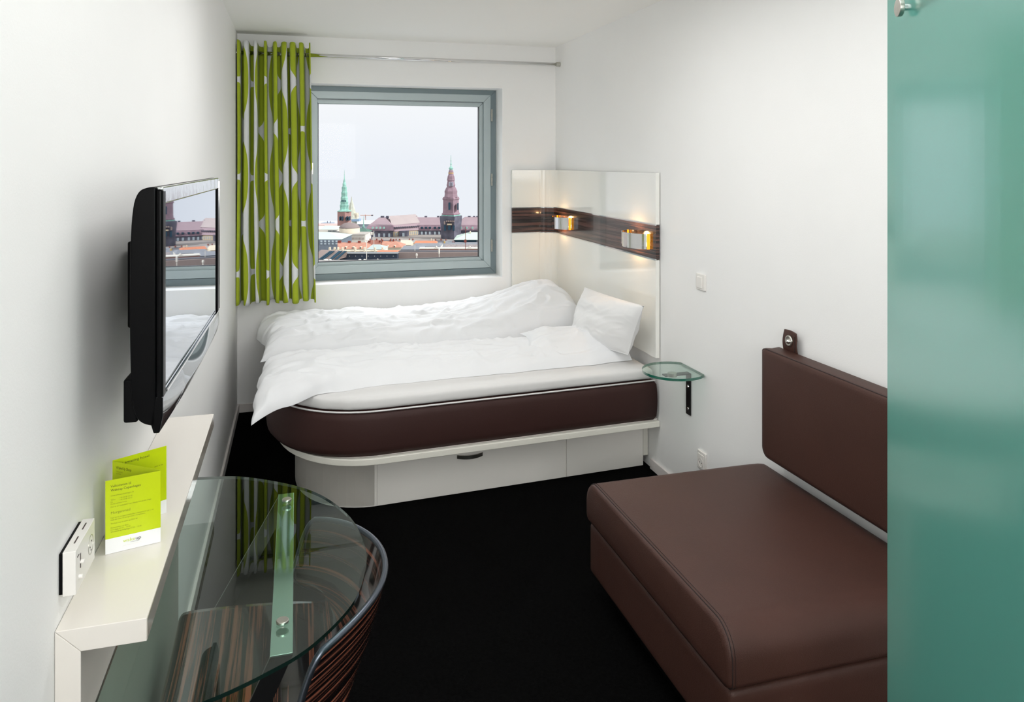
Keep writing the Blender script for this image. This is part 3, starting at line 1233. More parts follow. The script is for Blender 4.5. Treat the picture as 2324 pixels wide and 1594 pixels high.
# ------------------------------------------------------------ glass table
ZG = 0.715
gt = thing('glass_table', 'rounded tinted glass table top fixed beneath the white wall desk', 'table', (-0.1, 1.9, 0))
gpts = [(-0.332, 2.402, 0), (-0.277, 2.398, 0), (-0.14, 2.360, 0), (0.034, 2.222, 0), (0.13, 2.04, 0), (0.160, 1.86, 0), (0.150, 1.74, 0), (0.112, 1.62, 0), (0.028, 1.505, 0),
        (-0.055, 1.446, 0), (-0.147, 1.402, 0), (-0.235, 1.385, 0), (-0.332, 1.385, 0)]
gp = catmull(gpts, 8)
g = MB().prism([(p.x, p.y) for p in gp][::-1], ZG - 0.008, ZG)
g.mi = {i: 1 for i in range(2, len(g.f))}
g.build('glass_top', [M_glass, M_glassEd], gt)
strip = MB().box(-0.048, -0.006, 1.506, 2.234, ZG - 0.0125, ZG - 0.0085).build('support_strip', M_strip, gt, bevel=0.0006)
for (x, y) in ((-0.0245, 2.165), (-0.0265, 1.595)):
    MB().lathe([(0.0095, ZG + 0.0005), (0.0125, ZG + 0.001), (0.0125, ZG + 0.005), (0.0115, ZG + 0.006)], 28, (x, y, 0)).build('bolt_cap', M_steel, strip, smooth=False)
for (y, zb, xb) in ((1.506, 0.10, -0.334), (2.234, 0.22, -0.330)):
    z1 = ZG - 0.013
    sh = xb + 0.048
    w = 0.042
    ya, yb2 = (y, y + 0.008) if y < 2 else (y - 0.008, y)
    MB().hexa([(xb, ya, zb), (xb + w, ya, zb - 0.02), (xb + w, yb2, zb - 0.02), (xb, yb2, zb),
               (-0.048, ya, z1), (-0.006, ya, z1), (-0.006, yb2, z1), (-0.048, yb2, z1)]).build('leg', M_blackSteel, gt)

# ------------------------------------------------------------ chair
ch = thing('armchair', 'curved striped dark veneer chair with a metal rim under the glass table', 'chair', (0.0, 1.865, 0))
prof = [(-0.292, 0.405), (-0.287, 0.438), (-0.26, 0.447), (-0.15, 0.443), (-0.03, 0.435), (0.06, 0.435), (0.125, 0.462), (0.165, 0.53), (0.190, 0.61), (0.208, 0.675)]
PP = catmull([(a, 0, b) for a, b in prof], 8)
cum = [0.0]
for a, b in zip(PP, PP[1:]):
    cum.append(cum[-1] + (b - a).length)
LT = cum[-1]


def ch_fn(u, v):
    # v along the profile, u across the chair -1..1
    i = min(len(PP) - 2, int(v * (len(PP) - 1)))
    f = v * (len(PP) - 1) - i
    p = PP[i] * (1 - f) + PP[i + 1] * f
    s = 2 * u - 1
    k = max(0.0, min(1.0, (v - 0.56) / 0.22))
    k = k * k * (3 - 2 * k)
    hw = 0.265 * (1 - k) + 0.345 * k
    notch = math.exp(-((v - 0.60) / 0.10) ** 2)
    hw -= 0.03 * notch
    # seat corners rounded
    if v < 0.18:
        hw -= 0.05 * (1 - v / 0.18) ** 2
    if v > 0.86:
        hw -= 0.018 * ((v - 0.86) / 0.14) ** 3
    rad = 0.40
    a = s * hw / rad
    yc = rad * math.sin(a)
    xc = -rad * (1 - math.cos(a))
    y = (s * hw) * (1 - k) + yc * k
    x = p.x + xc * k * 1.25
    z = p.z + 0.02 * s * s * (1 - k) * (v > 0.1) + (-0.018 * s ** 4) * k
    return (x, 1.865 + y, z)


cmsh = MB().grid(ch_fn, 44, 72, lambda u, v: (u * 0.6, v * LT))
cmsh.build('shell', M_vchair, ch, smooth=True, solid=0.011, fix=False)
rim = [ch_fn(0, 0.70 + 0.3 * k / 12) for k in range(12)] + [ch_fn(k / 40, 1.0) for k in range(41)] + [ch_fn(1, 1 - 0.3 * k / 12) for k in range(1, 13)]
MB().tube(rim, 0.0075, 10).build('rim_tube', mat('satin_dark_metal', (92, 98, 108), 0.3, metal=0.9), ch, smooth=True)
sd_ = [ch_fn(0, v / 30) for v in range(0, 22)]
for (lx, ly, fx_, fy_) in ((-0.2, -0.2, -0.24, -0.24), (-0.2, 0.2, -0.24, 0.24), (0.05, -0.18, 0.14, -0.23), (0.05, 0.18, 0.14, 0.23)):
    MB().tube([(lx, 1.865 + ly, 0.43), (lx + (fx_ - lx) * 0.3, 1.865 + ly + (fy_ - ly) * 0.3, 0.3), (fx_, 1.865 + fy_, 0.0)], 0.009, 10).build('leg', M_blackSteel, ch, smooth=True)
for yy in (1.70, 2.03):
    MB().box(-0.2, 0.05, yy - 0.01, yy + 0.01, 0.415, 0.427).build('under_rail', M_blackSteel, ch)

# ------------------------------------------------------------ television
tv = thing('television', 'flat black television mounted on the left wall with a mirror-like screen', 'television', (-0.243, 1.485, 1.38), rotz=-R(1.3))
ORG[tv.name] = Vector((0, 0, 0))      # parts given in the set's own frame: +y along the set, +x towards the room
L_, ZT, ZBm = 0.830, 1.600 - 1.38, 1.166 - 1.38


def tvp(name, mb, m, par=None, **k):
    par = par or tv
    ORG[par.name] = Vector((0, 0, 0))
    return mb.build(name, m, par, **k)


# housing: near side seen as a curved dark band
hs = MB()
secn = [(p.x, p.z) for p in catmull([(0.0, 0, ZT), (-0.014, 0, ZT - 0.001), (-0.029, 0, ZT - 0.010), (-0.038, 0, ZT - 0.040), (-0.042, 0, ZT - 0.11), (-0.043, 0, 0.0), (-0.042, 0, -0.09), (-0.039, 0, ZBm + 0.05), (-0.027, 0, ZBm + 0.014), (0.0, 0, ZBm + 0.002)], 4)]
hs.extr(secn, 'y', 0.0, L_)
tvp('housing', hs, M_black, bevel=0.004)
tvp('back_cover', MB().box(-0.056, -0.036, 0.10, L_ - 0.10, ZBm + 0.10, ZT - 0.05), M_blackM, bevel=0.01)
tvp('wall_mount', MB().box(-0.121, -0.05, 0.34, L_ - 0.24, -0.10, 0.09), M_blackM, bevel=0.004)
tvp('cable_cover', MB().box(-0.058, -0.034, 0.02, 0.16, ZBm + 0.006, ZBm + 0.085), M_blackM, bevel=0.004)
# front frame
fr_ = MB()
fr_.box(0.0, 0.012, 0.0, 0.030, ZBm + 0.05, ZT - 0.004)
tvp('side_bezel', fr_, M_black, bevel=0.004)
tvp('side_bezel', MB().box(0.0, 0.012, L_ - 0.030, L_, ZBm + 0.05, ZT - 0.004), M_black, bevel=0.004)
tvp('top_bezel', MB().box(0.0, 0.012, 0.004, L_ - 0.002, ZT - 0.032, ZT), M_bezelTop, bevel=0.004)
# chin swelling downward in the middle, drawn out at the near end
cn = MB()
NC = 24
for k in range(NC + 1):
    t = k / NC
    y = L_ * t
    zb = ZBm - 0.006 - 0.010 * math.sin(math.pi * t) - 0.004 * (1 - t)
    xf = 0.012 + 0.012 * math.sin(math.pi * min(1, t * 1.0))
    cn.v += [(0.0, y, ZBm + 0.055), (0.012, y, ZBm + 0.055), (xf, y, ZBm + 0.02), (0.006, y, zb), (-0.004, y, zb), (-0.010, y, ZBm + 0.012)]
for k in range(NC):
    for j in range(6):
        j2 = (j + 1) % 6
        cn.f.append((k * 6 + j, k * 6 + j2, (k + 1) * 6 + j2, (k + 1) * 6 + j))
cn.f.append(tuple(range(6)))
cn.f.append(tuple(NC * 6 + j for j in range(6)))
cn.mi = {len(cn.f) - 1: 1, len(cn.f) - 2: 1}
tvp('chin', cn, [M_bezel, M_black], bevel=0.002)
tvp('chrome_edge', MB().box(0.0125, 0.0145, 0.03, L_ - 0.03, ZBm + 0.056, ZBm + 0.060), M_chrome)
tvp('chrome_edge', MB().box(0.006, 0.0135, L_ - 0.001, L_ + 0.003, ZBm + 0.06, ZT - 0.01), M_chrome)
tvp('screen', MB().box(0.004, 0.0085, 0.028, L_ - 0.028, ZBm + 0.056, ZT - 0.031), M_screen)

# ------------------------------------------------------------ wall control box
cb = thing('control_box', 'small white plastic control box with black back on the left wall', 'control panel', (XL, 1.44, 0.97))
MB().box(XL, -0.3655, 1.385, 1.502, 0.940, 1.006).build('back_plate', M_blackM, cb)
MB().box(-0.3655, -0.346, 1.383, 1.504, 0.937, 1.009).build('housing', M_whiteP, cb, bevel=0.0012)
for y in (1.412, 1.462):
    MB().box(-0.3565, -0.3545, y, y + 0.024, 1.0085, 1.0096).build('slot', M_slot, cb)
for (y, z) in ((1.412, 0.978), (1.402, 0.958)):
    MB().lathe([(0.0035, -0.346), (0.0035, -0.3405), (0.002, -0.340)], 14, (0, y, z), 'x').build('knob', M_whiteP, cb, smooth=False)
MB().box(-0.3463, -0.3455, 1.409, 1.4125, 0.968, 0.992).build('scale_mark', M_slot, cb)
MB().box(-0.3463, -0.3455, 1.392, 1.402, 0.994, 0.9955).build('scale_mark', M_slot, cb)
MB().lathe([(0.0165, -0.346), (0.0165, -0.3452), (0.0156, -0.3452), (0.0156, -0.346)], 30, (0, 1.476, 0.975), 'x').open_ends().build('dial_ring', M_steel, cb)
for (dy, dz) in ((-0.006, -0.004), (0.004, 0.003), (0.0, -0.011)):
    MB().box(-0.3461, -0.3453, 1.476 + dy, 1.4785 + dy, 0.975 + dz, 0.977 + dz).build('dial_mark', M_slot, cb)

# ------------------------------------------------------------ leaflet (three leaves folded zigzag)
lf = thing('leaflet', 'bright lime green folded leaflet standing on the white desk shelf', 'leaflet', (-0.30, 1.67, 0.895))
LZ0, LZG, LZ1 = 0.8955, 0.924, 1.036


def leaf(a, b, zt=LZ1, zg=LZG):
    a, b = Vector((a[0], a[1], 0)), Vector((b[0], b[1], 0))
    d = (b - a).normalized()
    nrm = Vector((d.y, -d.x, 0)) * 0.0003
    mb = MB()
    for z in (LZ0, zg, zt):
        for p in (a + nrm, b + nrm, b - nrm, a - nrm):
            mb.v.append((p.x, p.y, z))
    for k in range(2):
        for j in range(4):
            j2 = (j + 1) % 4
            mb.f.append((k * 4 + j, k * 4 + j2, (k + 1) * 4 + j2, (k + 1) * 4 + j))
    mb.f += [(3, 2, 1, 0), (8, 9, 10, 11)]
    mb.mi = {4: 1, 5: 1, 6: 1, 7: 1, 9: 1}
    o = mb.build('leaf', [M_card, M_lime], lf, fix=False)
    # text frame: x along the leaf, y up, z toward the reader
    ex = d
    ez = Vector((d.y, -d.x, 0))
    W = (b - a).length
    org = Vector((-0.30, 1.67, 0.895))

    def put(body, x, z, size, m, width=None, sp=1.0):
        p = a + d * x + ez * 0.0007
        mw = Matrix(((ex.x, 0, ez.x, p.x - org.x), (ex.y, 0, ez.y, p.y - org.y), (ex.z, 1, ez.z, z - org.z), (0, 0, 0, 1)))
        return text(body, size, m, o, mw, width=width, spacing=sp)
    return o, put, W


A1, A2, A3, A4 = (-0.350, 1.600), (-0.2572, 1.625), (-0.3585, 1.700), (-0.2665, 1.757)
o1, put, W1 = leaf(A1, A2)
put('Velkommen til\nWakeup Copenhagen', 0.009, 1.0215, 0.0066, M_ink, 0.052, 1.15)
put('www.wakeupcopenhagen.dk', 0.009, 1.0045, 0.0038, M_inkG, 0.040)
put('Telefon\nFax\nDu kan nemmere bookes', 0.009, 0.9965, 0.0036, M_inkG, 0.028, 1.1)
put('+45 44 80 00 00\n+45 44 80 00 01', 0.024, 0.9975, 0.0036, M_inkG, 0.022, 1.1)
put('Der er en nødtelefon nær elevatoren på din etage', 0.009, 0.983, 0.0036, M_inkG, 0.070)
put('Morgenmad', 0.009, 0.9705, 0.0068, M_inkG, 0.033)
put('Nyd vores morgenmadsbuffet i restauranten på 2. sal\nKøb din billet til morgenmad i receptionen.', 0.009, 0.962, 0.0036, M_inkG, 0.074, 1.1)
put('The best way to wake up DKK 80', 0.009, 0.951, 0.0036, M_inkG, 0.046)
put('Restauranten er åben:\nHverdage 07.00 – 10.00\nWeekend og helligdage 07.00 – 10.30', 0.009, 0.943, 0.0036, M_inkG, 0.053, 1.1)
put('wake', 0.030, 0.9115, 0.0092, M_inkL, 0.021)
put('up', 0.0515, 0.9115, 0.0092, M_inkB, 0.0095)
put('COPENHAGEN', 0.043, 0.9085, 0.0018, M_inkB, 0.015)
put('www.wakeupcopenhagen.com', 0.030, 0.9045, 0.0022, M_skirt, 0.032)
o2, put2, W2 = leaf(A3, A2, LZ1 + 0.001)
put2('WakeUp Shop', 0.010, 1.0235, 0.0078, M_ink, 0.041)
put2('Toiletartikler\nog snacks', 0.010, 1.017, 0.0036, M_inkG, 0.018, 1.1)
o3, put3, W3 = leaf(A3, A4, LZ1 + 0.0025, 0.924)
put3('An amazing hotel', 0.010, 1.0255, 0.0072, M_ink, 0.062)
put3('guest at our\nhotel', 0.083, 1.000, 0.0036, M_ink, 0.018, 3.5)

# ------------------------------------------------------------ frosted glass shower screen
sg = thing('shower_screen', 'tall frosted green glass shower screen at the right', 'shower screen', (1.0, 1.0, 0))
E0 = Vector((1.098, 1.205))
pth = [(E0.x, E0.y)]
ang = math.atan2(-0.914, -0.407)
p = E0.copy()
for k in range(26):
    a = ang + 0.010 * k
    p = p + Vector((math.cos(a), math.sin(a))) * 0.04
    pth.append((p.x, p.y))
MB().sweep(pth, 0.010, 0.02, 2.30).build('glass_panel', M_frost, sg, smooth=False)
# disc fixing and support rod
d0 = E0 + Vector((math.cos(ang), math.sin(ang))) * 0.098
nl = Vector((-0.914, 0.407))
nv3 = Vector((nl.x, nl.y, 0))
c3 = Vector((d0.x, d0.y, 1.924)) + nv3 * 0.012
fx = MB()
path = [(-0.002, 0.0), (0.0, 0.013), (0.006, 0.0135), (0.0075, 0.012)]


def disc(mb, c, nrm, rr_, h0, h1, n=28):
    q = nrm.to_track_quat('Z', 'Y')
    b = len(mb.v)
    for h, r_2 in ((h0, rr_), (h1, rr_), ):
        for k in range(n):
            a = 2 * math.pi * k / n
            mb.v.append(tuple(c + q @ Vector((r_2 * math.cos(a), r_2 * math.sin(a), h))))
    for k in range(n):
        k2 = (k + 1) % n
        mb.f.append((b + k, b + k2, b + n + k2, b + n + k))
    mb.f.append(tuple(b + k for k in reversed(range(n))))
    mb.f.append(tuple(b + n + k for k in range(n)))


disc(fx, c3, nv3, 0.0165, -0.004, 0.004)
fx.build('clamp_disc', M_steel, sg, bevel=0.001)
fx = MB()
disc(fx, c3, nv3, 0.006, -0.05, -0.004, 14)
fx.build('clamp_stem', M_chrome, sg)
rd0 = c3 - nv3 * 0.05
MB().tube([tuple(rd0), (rd0.x + 0.16, rd0.y - 0.07, 1.975), (XR - 0.002, 0.87, 2.08)], 0.008, 12).build('support_rod', M_steel, sg, smooth=True)
MB().sweep([(q[0] + 0.0, q[1]) for q in pth], 0.014, 0.0, 0.022).build('floor_channel', M_steel, sg)

# ------------------------------------------------------------ city outside the window
Fv = Vector((math.sin(TH), math.cos(TH), 0))
Rv = Vector((math.cos(TH), -math.sin(TH), 0))
ZGND = -40.0


def cx(px, d):
    return (px - 1162) / 1716 * d


def cz(py, d):
    return CAM_Z - (py - 368) / 1716 * d


CM = {}


def cm_(name, rgb, **k):  # distance haze is put into the city colours by keeping them pale
    if name not in CM:
        CM[name] = mat(name, rgb, k.pop('rough', 0.8), spec=0.2, **k)
    return CM[name]


C_green = cm_('verdigris', (152, 200, 188), var=0.35, vscale=0.4)
C_greenP = cm_('pale_verdigris_roof', (205, 226, 215), var=0.05, vscale=0.1)
C_brick = cm_('pink_brick', (178, 140, 136), var=0.1, vscale=0.3)
C_purple = cm_('brown_purple_copper', (158, 134, 146), var=0.16, vscale=0.4)
C_proof = cm_('palace_roof_tile', (170, 150, 158), var=0.08, vscale=0.12)
C_proofG = cm_('palace_roof_grey', (186, 174, 174), var=0.06, vscale=0.12)
C_stoneD = cm_('dark_shaded_stone', (104, 104, 118), var=0.3, vscale=0.3)  # dark stone; on the palace fronts it also carries painted shade
C_stoneL = cm_('pale_sunlit_stone', (205, 190, 165), var=0.1, vscale=0.4)  # paler stone carries the painted sunlight of the palace side wing
C_winL = cm_('pale_window_glass', (190, 205, 215))
C_winD = cm_('dark_window_glass', (46, 74, 92))
C_orange = cm_('orange_roof_tile', (200, 148, 130), var=0.14, vscale=0.8)
C_orangeB = cm_('bright_orange_roof_tile', (216, 144, 114), var=0.1, vscale=0.8)
C_cream = cm_('cream_render', (226, 216, 196), var=0.04, vscale=0.5)
C_white = cm_('white_render', (234, 231, 222), var=0.03, vscale=0.5)
C_grey = cm_('grey_roof', (146, 150, 158), var=0.06, vscale=0.4)
C_greyD = cm_('dark_slate', (108, 108, 114), var=0.1, vscale=0.5)
C_navy = cm_('navy_cladding', (58, 68, 84), var=0.08, vscale=0.5)
C_taupe = cm_('taupe_roof', (154, 140, 136), var=0.05, vscale=0.4)
C_dome = cm_('lead_dome', (150, 138, 138), var=0.05, vscale=0.5)
C_red = cm_('red_chimney_brick', (140, 80, 72), var=0.1, vscale=1)
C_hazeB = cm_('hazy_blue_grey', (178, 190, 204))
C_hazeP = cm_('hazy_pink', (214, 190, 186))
C_gold = cm_('gilded_band', (215, 180, 110))
C_ground = cm_('city_streets', (165, 158, 154), var=0.12, vscale=0.05)
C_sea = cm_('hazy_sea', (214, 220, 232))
C_asph = cm_('roof_gravel', (170, 168, 168), var=0.06, vscale=0.5)


def city(name, label, cat, px, d, group=None):
    o = thing(name, label, cat, (0, 0, 0), group)
    loc = Fv * d + Rv * cx(px, d)
    o.location = (loc.x, loc.y, ZGND)
    o.rotation_euler = (0, 0, -TH)
    ORG[o.name] = Vector((cx(px, d), d, ZGND))
    return o


def wall_block(mb, x0, x1, d0, d1, y_top, y_bot=None, dz=None):
    """box in the camera-aligned city frame; x0,x1,y in photo pixels at depth d0"""
    z0 = ZGND if y_bot is None else cz(y_bot, d0)
    mb.box(cx(x0, d0), cx(x1, d0), d0, d1, z0, cz(y_top, d0))
    return mb


def hip_roof(mb, x0, x1, d0, d1, y_eave, y_ridge, ins0, ins1, over=0.0):
    a0, a1 = cx(x0, d0) - over, cx(x1, d0) + over
    dm = (d0 + d1) / 2
    ze, zr = cz(y_eave, d0), cz(y_ridge, dm)
    m0, m1 = cx(x0 + ins0, dm), cx(x1 - ins1, dm)
    b = len(mb.v)
    mb.v += [(a0, d0 - over, ze), (a1, d0 - over, ze), (a1, d1 + over, ze), (a0, d1 + over, ze), (m0, dm, zr), (m1, dm, zr)]
    mb.f += [(b, b + 1, b + 5, b + 4), (b + 1, b + 2, b + 5), (b + 2, b + 3, b + 4, b + 5), (b + 3, b, b + 4), (b + 3, b + 2, b + 1, b)]
    return mb


def mansard(mb, x0, x1, d0, d1, y0, y1, ins_px, ins_d):
    """frustum roof"""
    zA, zB = cz(y0, d0), cz(y1, d0 + ins_d)
    a0, a1 = cx(x0, d0), cx(x1, d0)
    i0, i1 = (ins_px, ins_px) if isinstance(ins_px, (int, float)) else ins_px
    b0, b1 = cx(x0 + i0, d0 + ins_d), cx(x1 - i1, d0 + ins_d)
    mb.hexa([(a0, d0, zA), (a1, d0, zA), (a1, d1, zA), (a0, d1, zA), (b0, d0 + ins_d, zB), (b1, d0 + ins_d, zB), (b1, d1 - ins_d, zB), (b0, d1 - ins_d, zB)])
    return mb


def windows(par, x0, x1, n, y0, y1, d, w_px, m, depth=0.15, name='window'):
    me = None
    for k in range(n):
        xc = x0 + (x1 - x0) * (k + 0.5) / n
        if me is None:
            w = w_px * d / 1716 / 2
            h = (y1 - y0) * d / 1716
            o = MB().box(-w, w, -depth, 0.1, 0, h).build(name, m)
            me = o
        else:
            o = me.copy()
            COL.objects.link(o)
        o.parent = par
        org = ORG[par.name]
        o.location = (cx(xc, d) - org.x, d - org.y, cz(y1, d) - org.z)


def px_lathe(mb, prof, xc, d, n, phase=0.0):
    k = d / 1716
    mb.lathe([(r * k, cz(y, d)) for r, y in prof], n, (cx(xc, d), d, 0), 'z', phase)


# ground and sea
gm = MB()
gm.v = [tuple(Fv * 60 + Rv * -400 + Vector((0, 0, ZGND))), tuple(Fv * 60 + Rv * 300 + Vector((0, 0, ZGND))), tuple(Fv * 500 + Rv * 300 + Vector((0, 0, ZGND))), tuple(Fv * 500 + Rv * -400 + Vector((0, 0, ZGND)))]
gm.v += [(p[0], p[1], p[2] - 1) for p in gm.v]
gm.f = [(0, 1, 2, 3), (7, 6, 5, 4), (0, 4, 5, 1), (1, 5, 6, 2), (2, 6, 7, 3), (3, 7, 4, 0)]
struct(gm.build('city_ground', C_ground))
gm2 = MB()
gm2.v = [tuple(Fv * 500 + Rv * -450 + Vector((0, 0, ZGND))), tuple(Fv * 500 + Rv * 350 + Vector((0, 0, ZGND))), tuple(Fv * 537 + Rv * 400 + Vector((0, 0, ZGND))), tuple(Fv * 537 + Rv * -500 + Vector((0, 0, ZGND)))]
gm2.v += [(p[0], p[1], p[2] - 1) for p in gm2.v]
gm2.f = list(gm.f)
struct(gm2.build('sea_surface', C_sea))

# palace
DP = 420
pal = city('palace', 'long palace with shade-darkened stone, purple mansard roofs and roof chimneys', 'palace', 950, DP)
wb2 = MB()
wall_block(wb2, 830, 891, DP, DP + 30, 524)
wb2.build('end_block', C_stoneD, pal)
windows(pal, 832, 889, 5, 530, 538, DP, 4.4, C_winL)
windows(pal, 832, 889, 5, 541, 545, DP, 3.2, C_winL)
r1 = MB()
mansard(r1, 829, 893, DP - 0.5, DP + 31, 524, 512, (6, 2), 2.0)
r1.build('lower_roof', C_purple, pal)
windows(pal, 842, 876, 4, 515, 519, DP - 0.3, 3.4, C_green, depth=1.2, name='dormer')
r1 = MB()
mansard(r1, 836, 890, DP + 1.5, DP + 29, 512, 494.5, (23, 16), 12)
r1.build('upper_roof', C_proof, pal)
# side wing, oblique front; its sunlight is put into the paler stone colour
k = DP / 1716
sidew = MB()
xa, xb = cx(890, DP), cx(947, DP)


def quad_wall(mb, xa, da, xb, db, zb, zt, th=8):
    mb.hexa([(xa, da, zb), (xb, db, zb), (xb, db + th, zb), (xa, da + th, zb), (xa, da, zt), (xb, db, zt), (xb, db + th, zt), (xa, da + th, zt)])


quad_wall(sidew, xa, DP + 2, xb, DP + 14, ZGND, cz(527, DP))
sidew.build('side_wing', C_stoneL, pal)
for i in range(13):
    xc = 896 + 3.9 * i
    if 904 < xc < 926:
        continue
    for (ya, yb3) in ((530, 536), (540, 544)):
        dd = DP + 2 + 12 * (xc - 890) / 57 - 0.1
        MB().box(cx(xc - 0.8, DP), cx(xc + 0.8, DP), dd - 0.12, dd + 0.3, cz(yb3, DP), cz(ya, DP)).build('window', C_winL, pal)
av = MB()
wall_block(av, 905.5, 925, DP + 3, DP + 12, 525)
av.build('projecting_bay', C_stoneD, pal)
windows(pal, 907, 924, 1, 529, 537, DP + 3, 5, C_winL)
r2 = MB()
r2.hexa([(cx(889, DP), DP + 1.5, cz(527, DP)), (xb + 0.3, DP + 13.5, cz(527, DP)), (xb + 0.3, DP + 28, cz(527, DP)), (cx(889, DP), DP + 28, cz(527, DP)),
         (cx(886, DP), DP + 5, cz(513, DP)), (cx(943, DP), DP + 16, cz(511, DP)), (cx(943, DP), DP + 26, cz(511, DP)), (cx(886, DP), DP + 26, cz(513, DP))])
r2.build('lower_roof', C_proof, pal)
for i in range(14):
    xc = 893 + 3.9 * i
    dd = DP + 2.2 + 12 * (xc - 890) / 57
    MB().box(cx(xc - 1.1, DP), cx(xc + 1.1, DP), dd - 0.2, dd + 2.5, cz(520.5, DP), cz(517, DP)).build('dormer', C_stoneD, pal)
r3 = MB()
r3.hexa([(cx(886, DP), DP + 5, cz(513, DP)), (cx(945, DP), DP + 16, cz(511, DP)), (cx(945, DP), DP + 28, cz(511, DP)), (cx(886, DP), DP + 28, cz(513, DP)),
         (cx(874, DP), DP + 13, cz(494.5, DP)), (cx(930, DP), DP + 24, cz(493.5, DP)), (cx(930, DP), DP + 25, cz(493.5, DP)), (cx(874, DP), DP + 14, cz(494.5, DP))])
r3.build('upper_roof', C_proofG, pal)
# long front
lf_ = MB()
wall_block(lf_, 946, 1004, DP + 13, DP + 30, 523)
lf_.build('long_front', C_stoneD, pal)
for xc in (957.4, 966.5, 975.4, 987, 996.7):
    for (ya, yb3, w_) in ((526, 532.5, 1.9), (536, 539, 1.6)):
        MB().box(cx(xc - w_, DP + 13), cx(xc + w_, DP + 13), DP + 12.8, DP + 13.2, cz(yb3, DP + 13), cz(ya, DP + 13)).build('window', C_winL, pal)
    MB().box(cx(xc - 2.3, DP + 12), cx(xc + 2.3, DP + 12), DP + 12.4, DP + 15, cz(519.5, DP + 12), cz(515.5, DP + 12)).build('dormer', C_winD, pal)
r4 = MB()
mansard(r4, 944, 1006, DP + 12.6, DP + 31, 523, 511, (0, 0), 1.5)
r4.build('lower_roof', C_purple, pal)
r5 = MB()
mansard(r5, 930, 1012, DP + 14, DP + 30, 511, 493.5, (-10, 0), 7.6)
r5.build('upper_roof', C_proof, pal)
# right wing
rw = MB()
wall_block(rw, 1029, 1110, DP, DP + 30, 523)
rw.build('right_wing', C_stoneD, pal)
windows(pal, 1030, 1054, 2, 530, 537, DP, 4.4, C_winL)
windows(pal, 1054, 1108, 4, 530, 537, DP, 4.4, C_winL)
r6 = MB()
mansard(r6, 1028, 1112, DP - 0.5, DP + 31, 523, 511, (5, 3), 2.0)
r6.build('lower_roof', C_purple, pal)
windows(pal, 1040, 1092, 4, 515, 519, DP - 0.3, 3.4, C_green, depth=1.2, name='dormer')
r7 = MB()
mansard(r7, 1033, 1110, DP + 1.5, DP + 29, 511, 493, (22, 14), 12)
r7.build('upper_roof', C_proof, pal)
for (xc, w_) in ((868, 3.6), (879, 2.8), (889, 2.8), (899, 2.8), (909, 2.8), (919, 2.8), (928, 2.8), (943.5, 2.4), (966.5, 2.6), (994.5, 2.4), (1065, 3), (1076, 2.2), (1084, 3)):
    dd = DP + 15 + (8 if 880 < xc < 1010 else 0)
    MB().box(cx(xc - w_, dd), cx(xc + w_, dd), dd - 1, dd + 1, cz(496, dd), cz(490.5, dd)).build('chimney', C_stoneD, pal)

# palace tower
DT = 412
tw = city('palace_tower', 'tall brown-purple copper spire on a dark stone tower, right of the palace', 'tower', 1023.5, DT)
ph = R(45 - 24)
r2_ = math.sqrt(2) / (math.cos(R(24)) + math.sin(R(24)))
b1 = MB()
px_lathe(b1, [(22.0 * r2_ / 1.0, 600), (22.0 * r2_, 520), (23.5 * r2_, 505), (24.5 * r2_, 495), (24.5 * r2_, 490)], 1023.5, DT, 4, ph)
b1.build('stone_base', C_stoneD, tw)
b2 = MB()
px_lathe(b2, [(21 * r2_, 490), (21 * r2_, 487.5)], 1023.5, DT, 4, ph)
b2.build('green_ledge', C_green, tw)
b3 = MB()
px_lathe(b3, [(20.3 * r2_, 487), (20.3 * r2_, 484.5), (18.2 * r2_, 483), (17.6 * r2_, 478), (17.2 * r2_, 454), (19 * r2_, 452), (18 * r2_, 449), (16.5 * r2_, 447)], 1023.5, DT, 4, ph)
b3.build('copper_shaft', C_purple, tw)
b4 = MB()
px_lathe(b4, [(15.8, 448), (14.6, 440), (15.2, 434), (13.2, 430), (11.8, 427), (9.6, 424), (10.4, 420), (9.4, 417), (8.2, 410), (9.6, 409.5), (8.9, 406), (7.8, 400), (6.2, 397), (6.0, 391.5), (5.2, 388), (4.2, 386)], 1023.5, DT, 8, R(22))
b4.build('copper_spire', C_purple, tw)
b5 = MB()
px_lathe(b5, [(6.3, 393.8), (6.3, 392.2)], 1023.5, DT, 8, R(22))
b5.build('gilded_band', C_gold, tw)
b6 = MB()
px_lathe(b6, [(3.4, 386), (5.2, 382), (3.2, 379.5), (1.6, 378), (1.0, 374), (2.2, 372.5), (1.0, 371), (0.7, 366), (1.5, 365), (0.6, 364), (0.35, 352)], 1023.5, DT, 8)
b6.build('green_crown', C_green, tw)
for (xo, w_) in ((-2.6, 1.7),):
    MB().box(cx(1023.5 + xo - w_ - 1.2, DT - 5), cx(1023.5 + xo + w_ - 1.2, DT - 5), DT - 6.3, DT - 3, cz(476, DT - 5), cz(460, DT - 5)).build('belfry_opening', C_winD, tw)
o = MB().box(cx(1038.5, DT - 1), cx(1040.8, DT - 1), DT - 4.2, DT - 1, cz(476, DT - 1), cz(461, DT - 1)).build('belfry_opening', C_winD, tw)
for k_, (xo, w_, ya_, yb_) in enumerate(((-13, 1.4, 503, 509), (-8, 1.2, 501, 504), (-4, 1.2, 501, 504), (0, 1.2, 501, 504), (4, 1.2, 501, 504), (8, 1.2, 501, 504), (-2, 5.2, 508, 511), (-2, 2.6, 512, 522), (-12, 2.0, 512, 524), (7.5, 2.0, 512, 524))):
    f_ = DT - 5.8
    MB().box(cx(1022 + xo - w_, f_), cx(1022 + xo + w_, f_), f_ - 0.6, f_ + 1.6, cz(yb_, f_), cz(ya_, f_)).build('carved_niche' if k_ > 5 else 'corbel', C_stoneL if k_ in (6,) else (C_winD if k_ > 6 else C_taupe), tw)
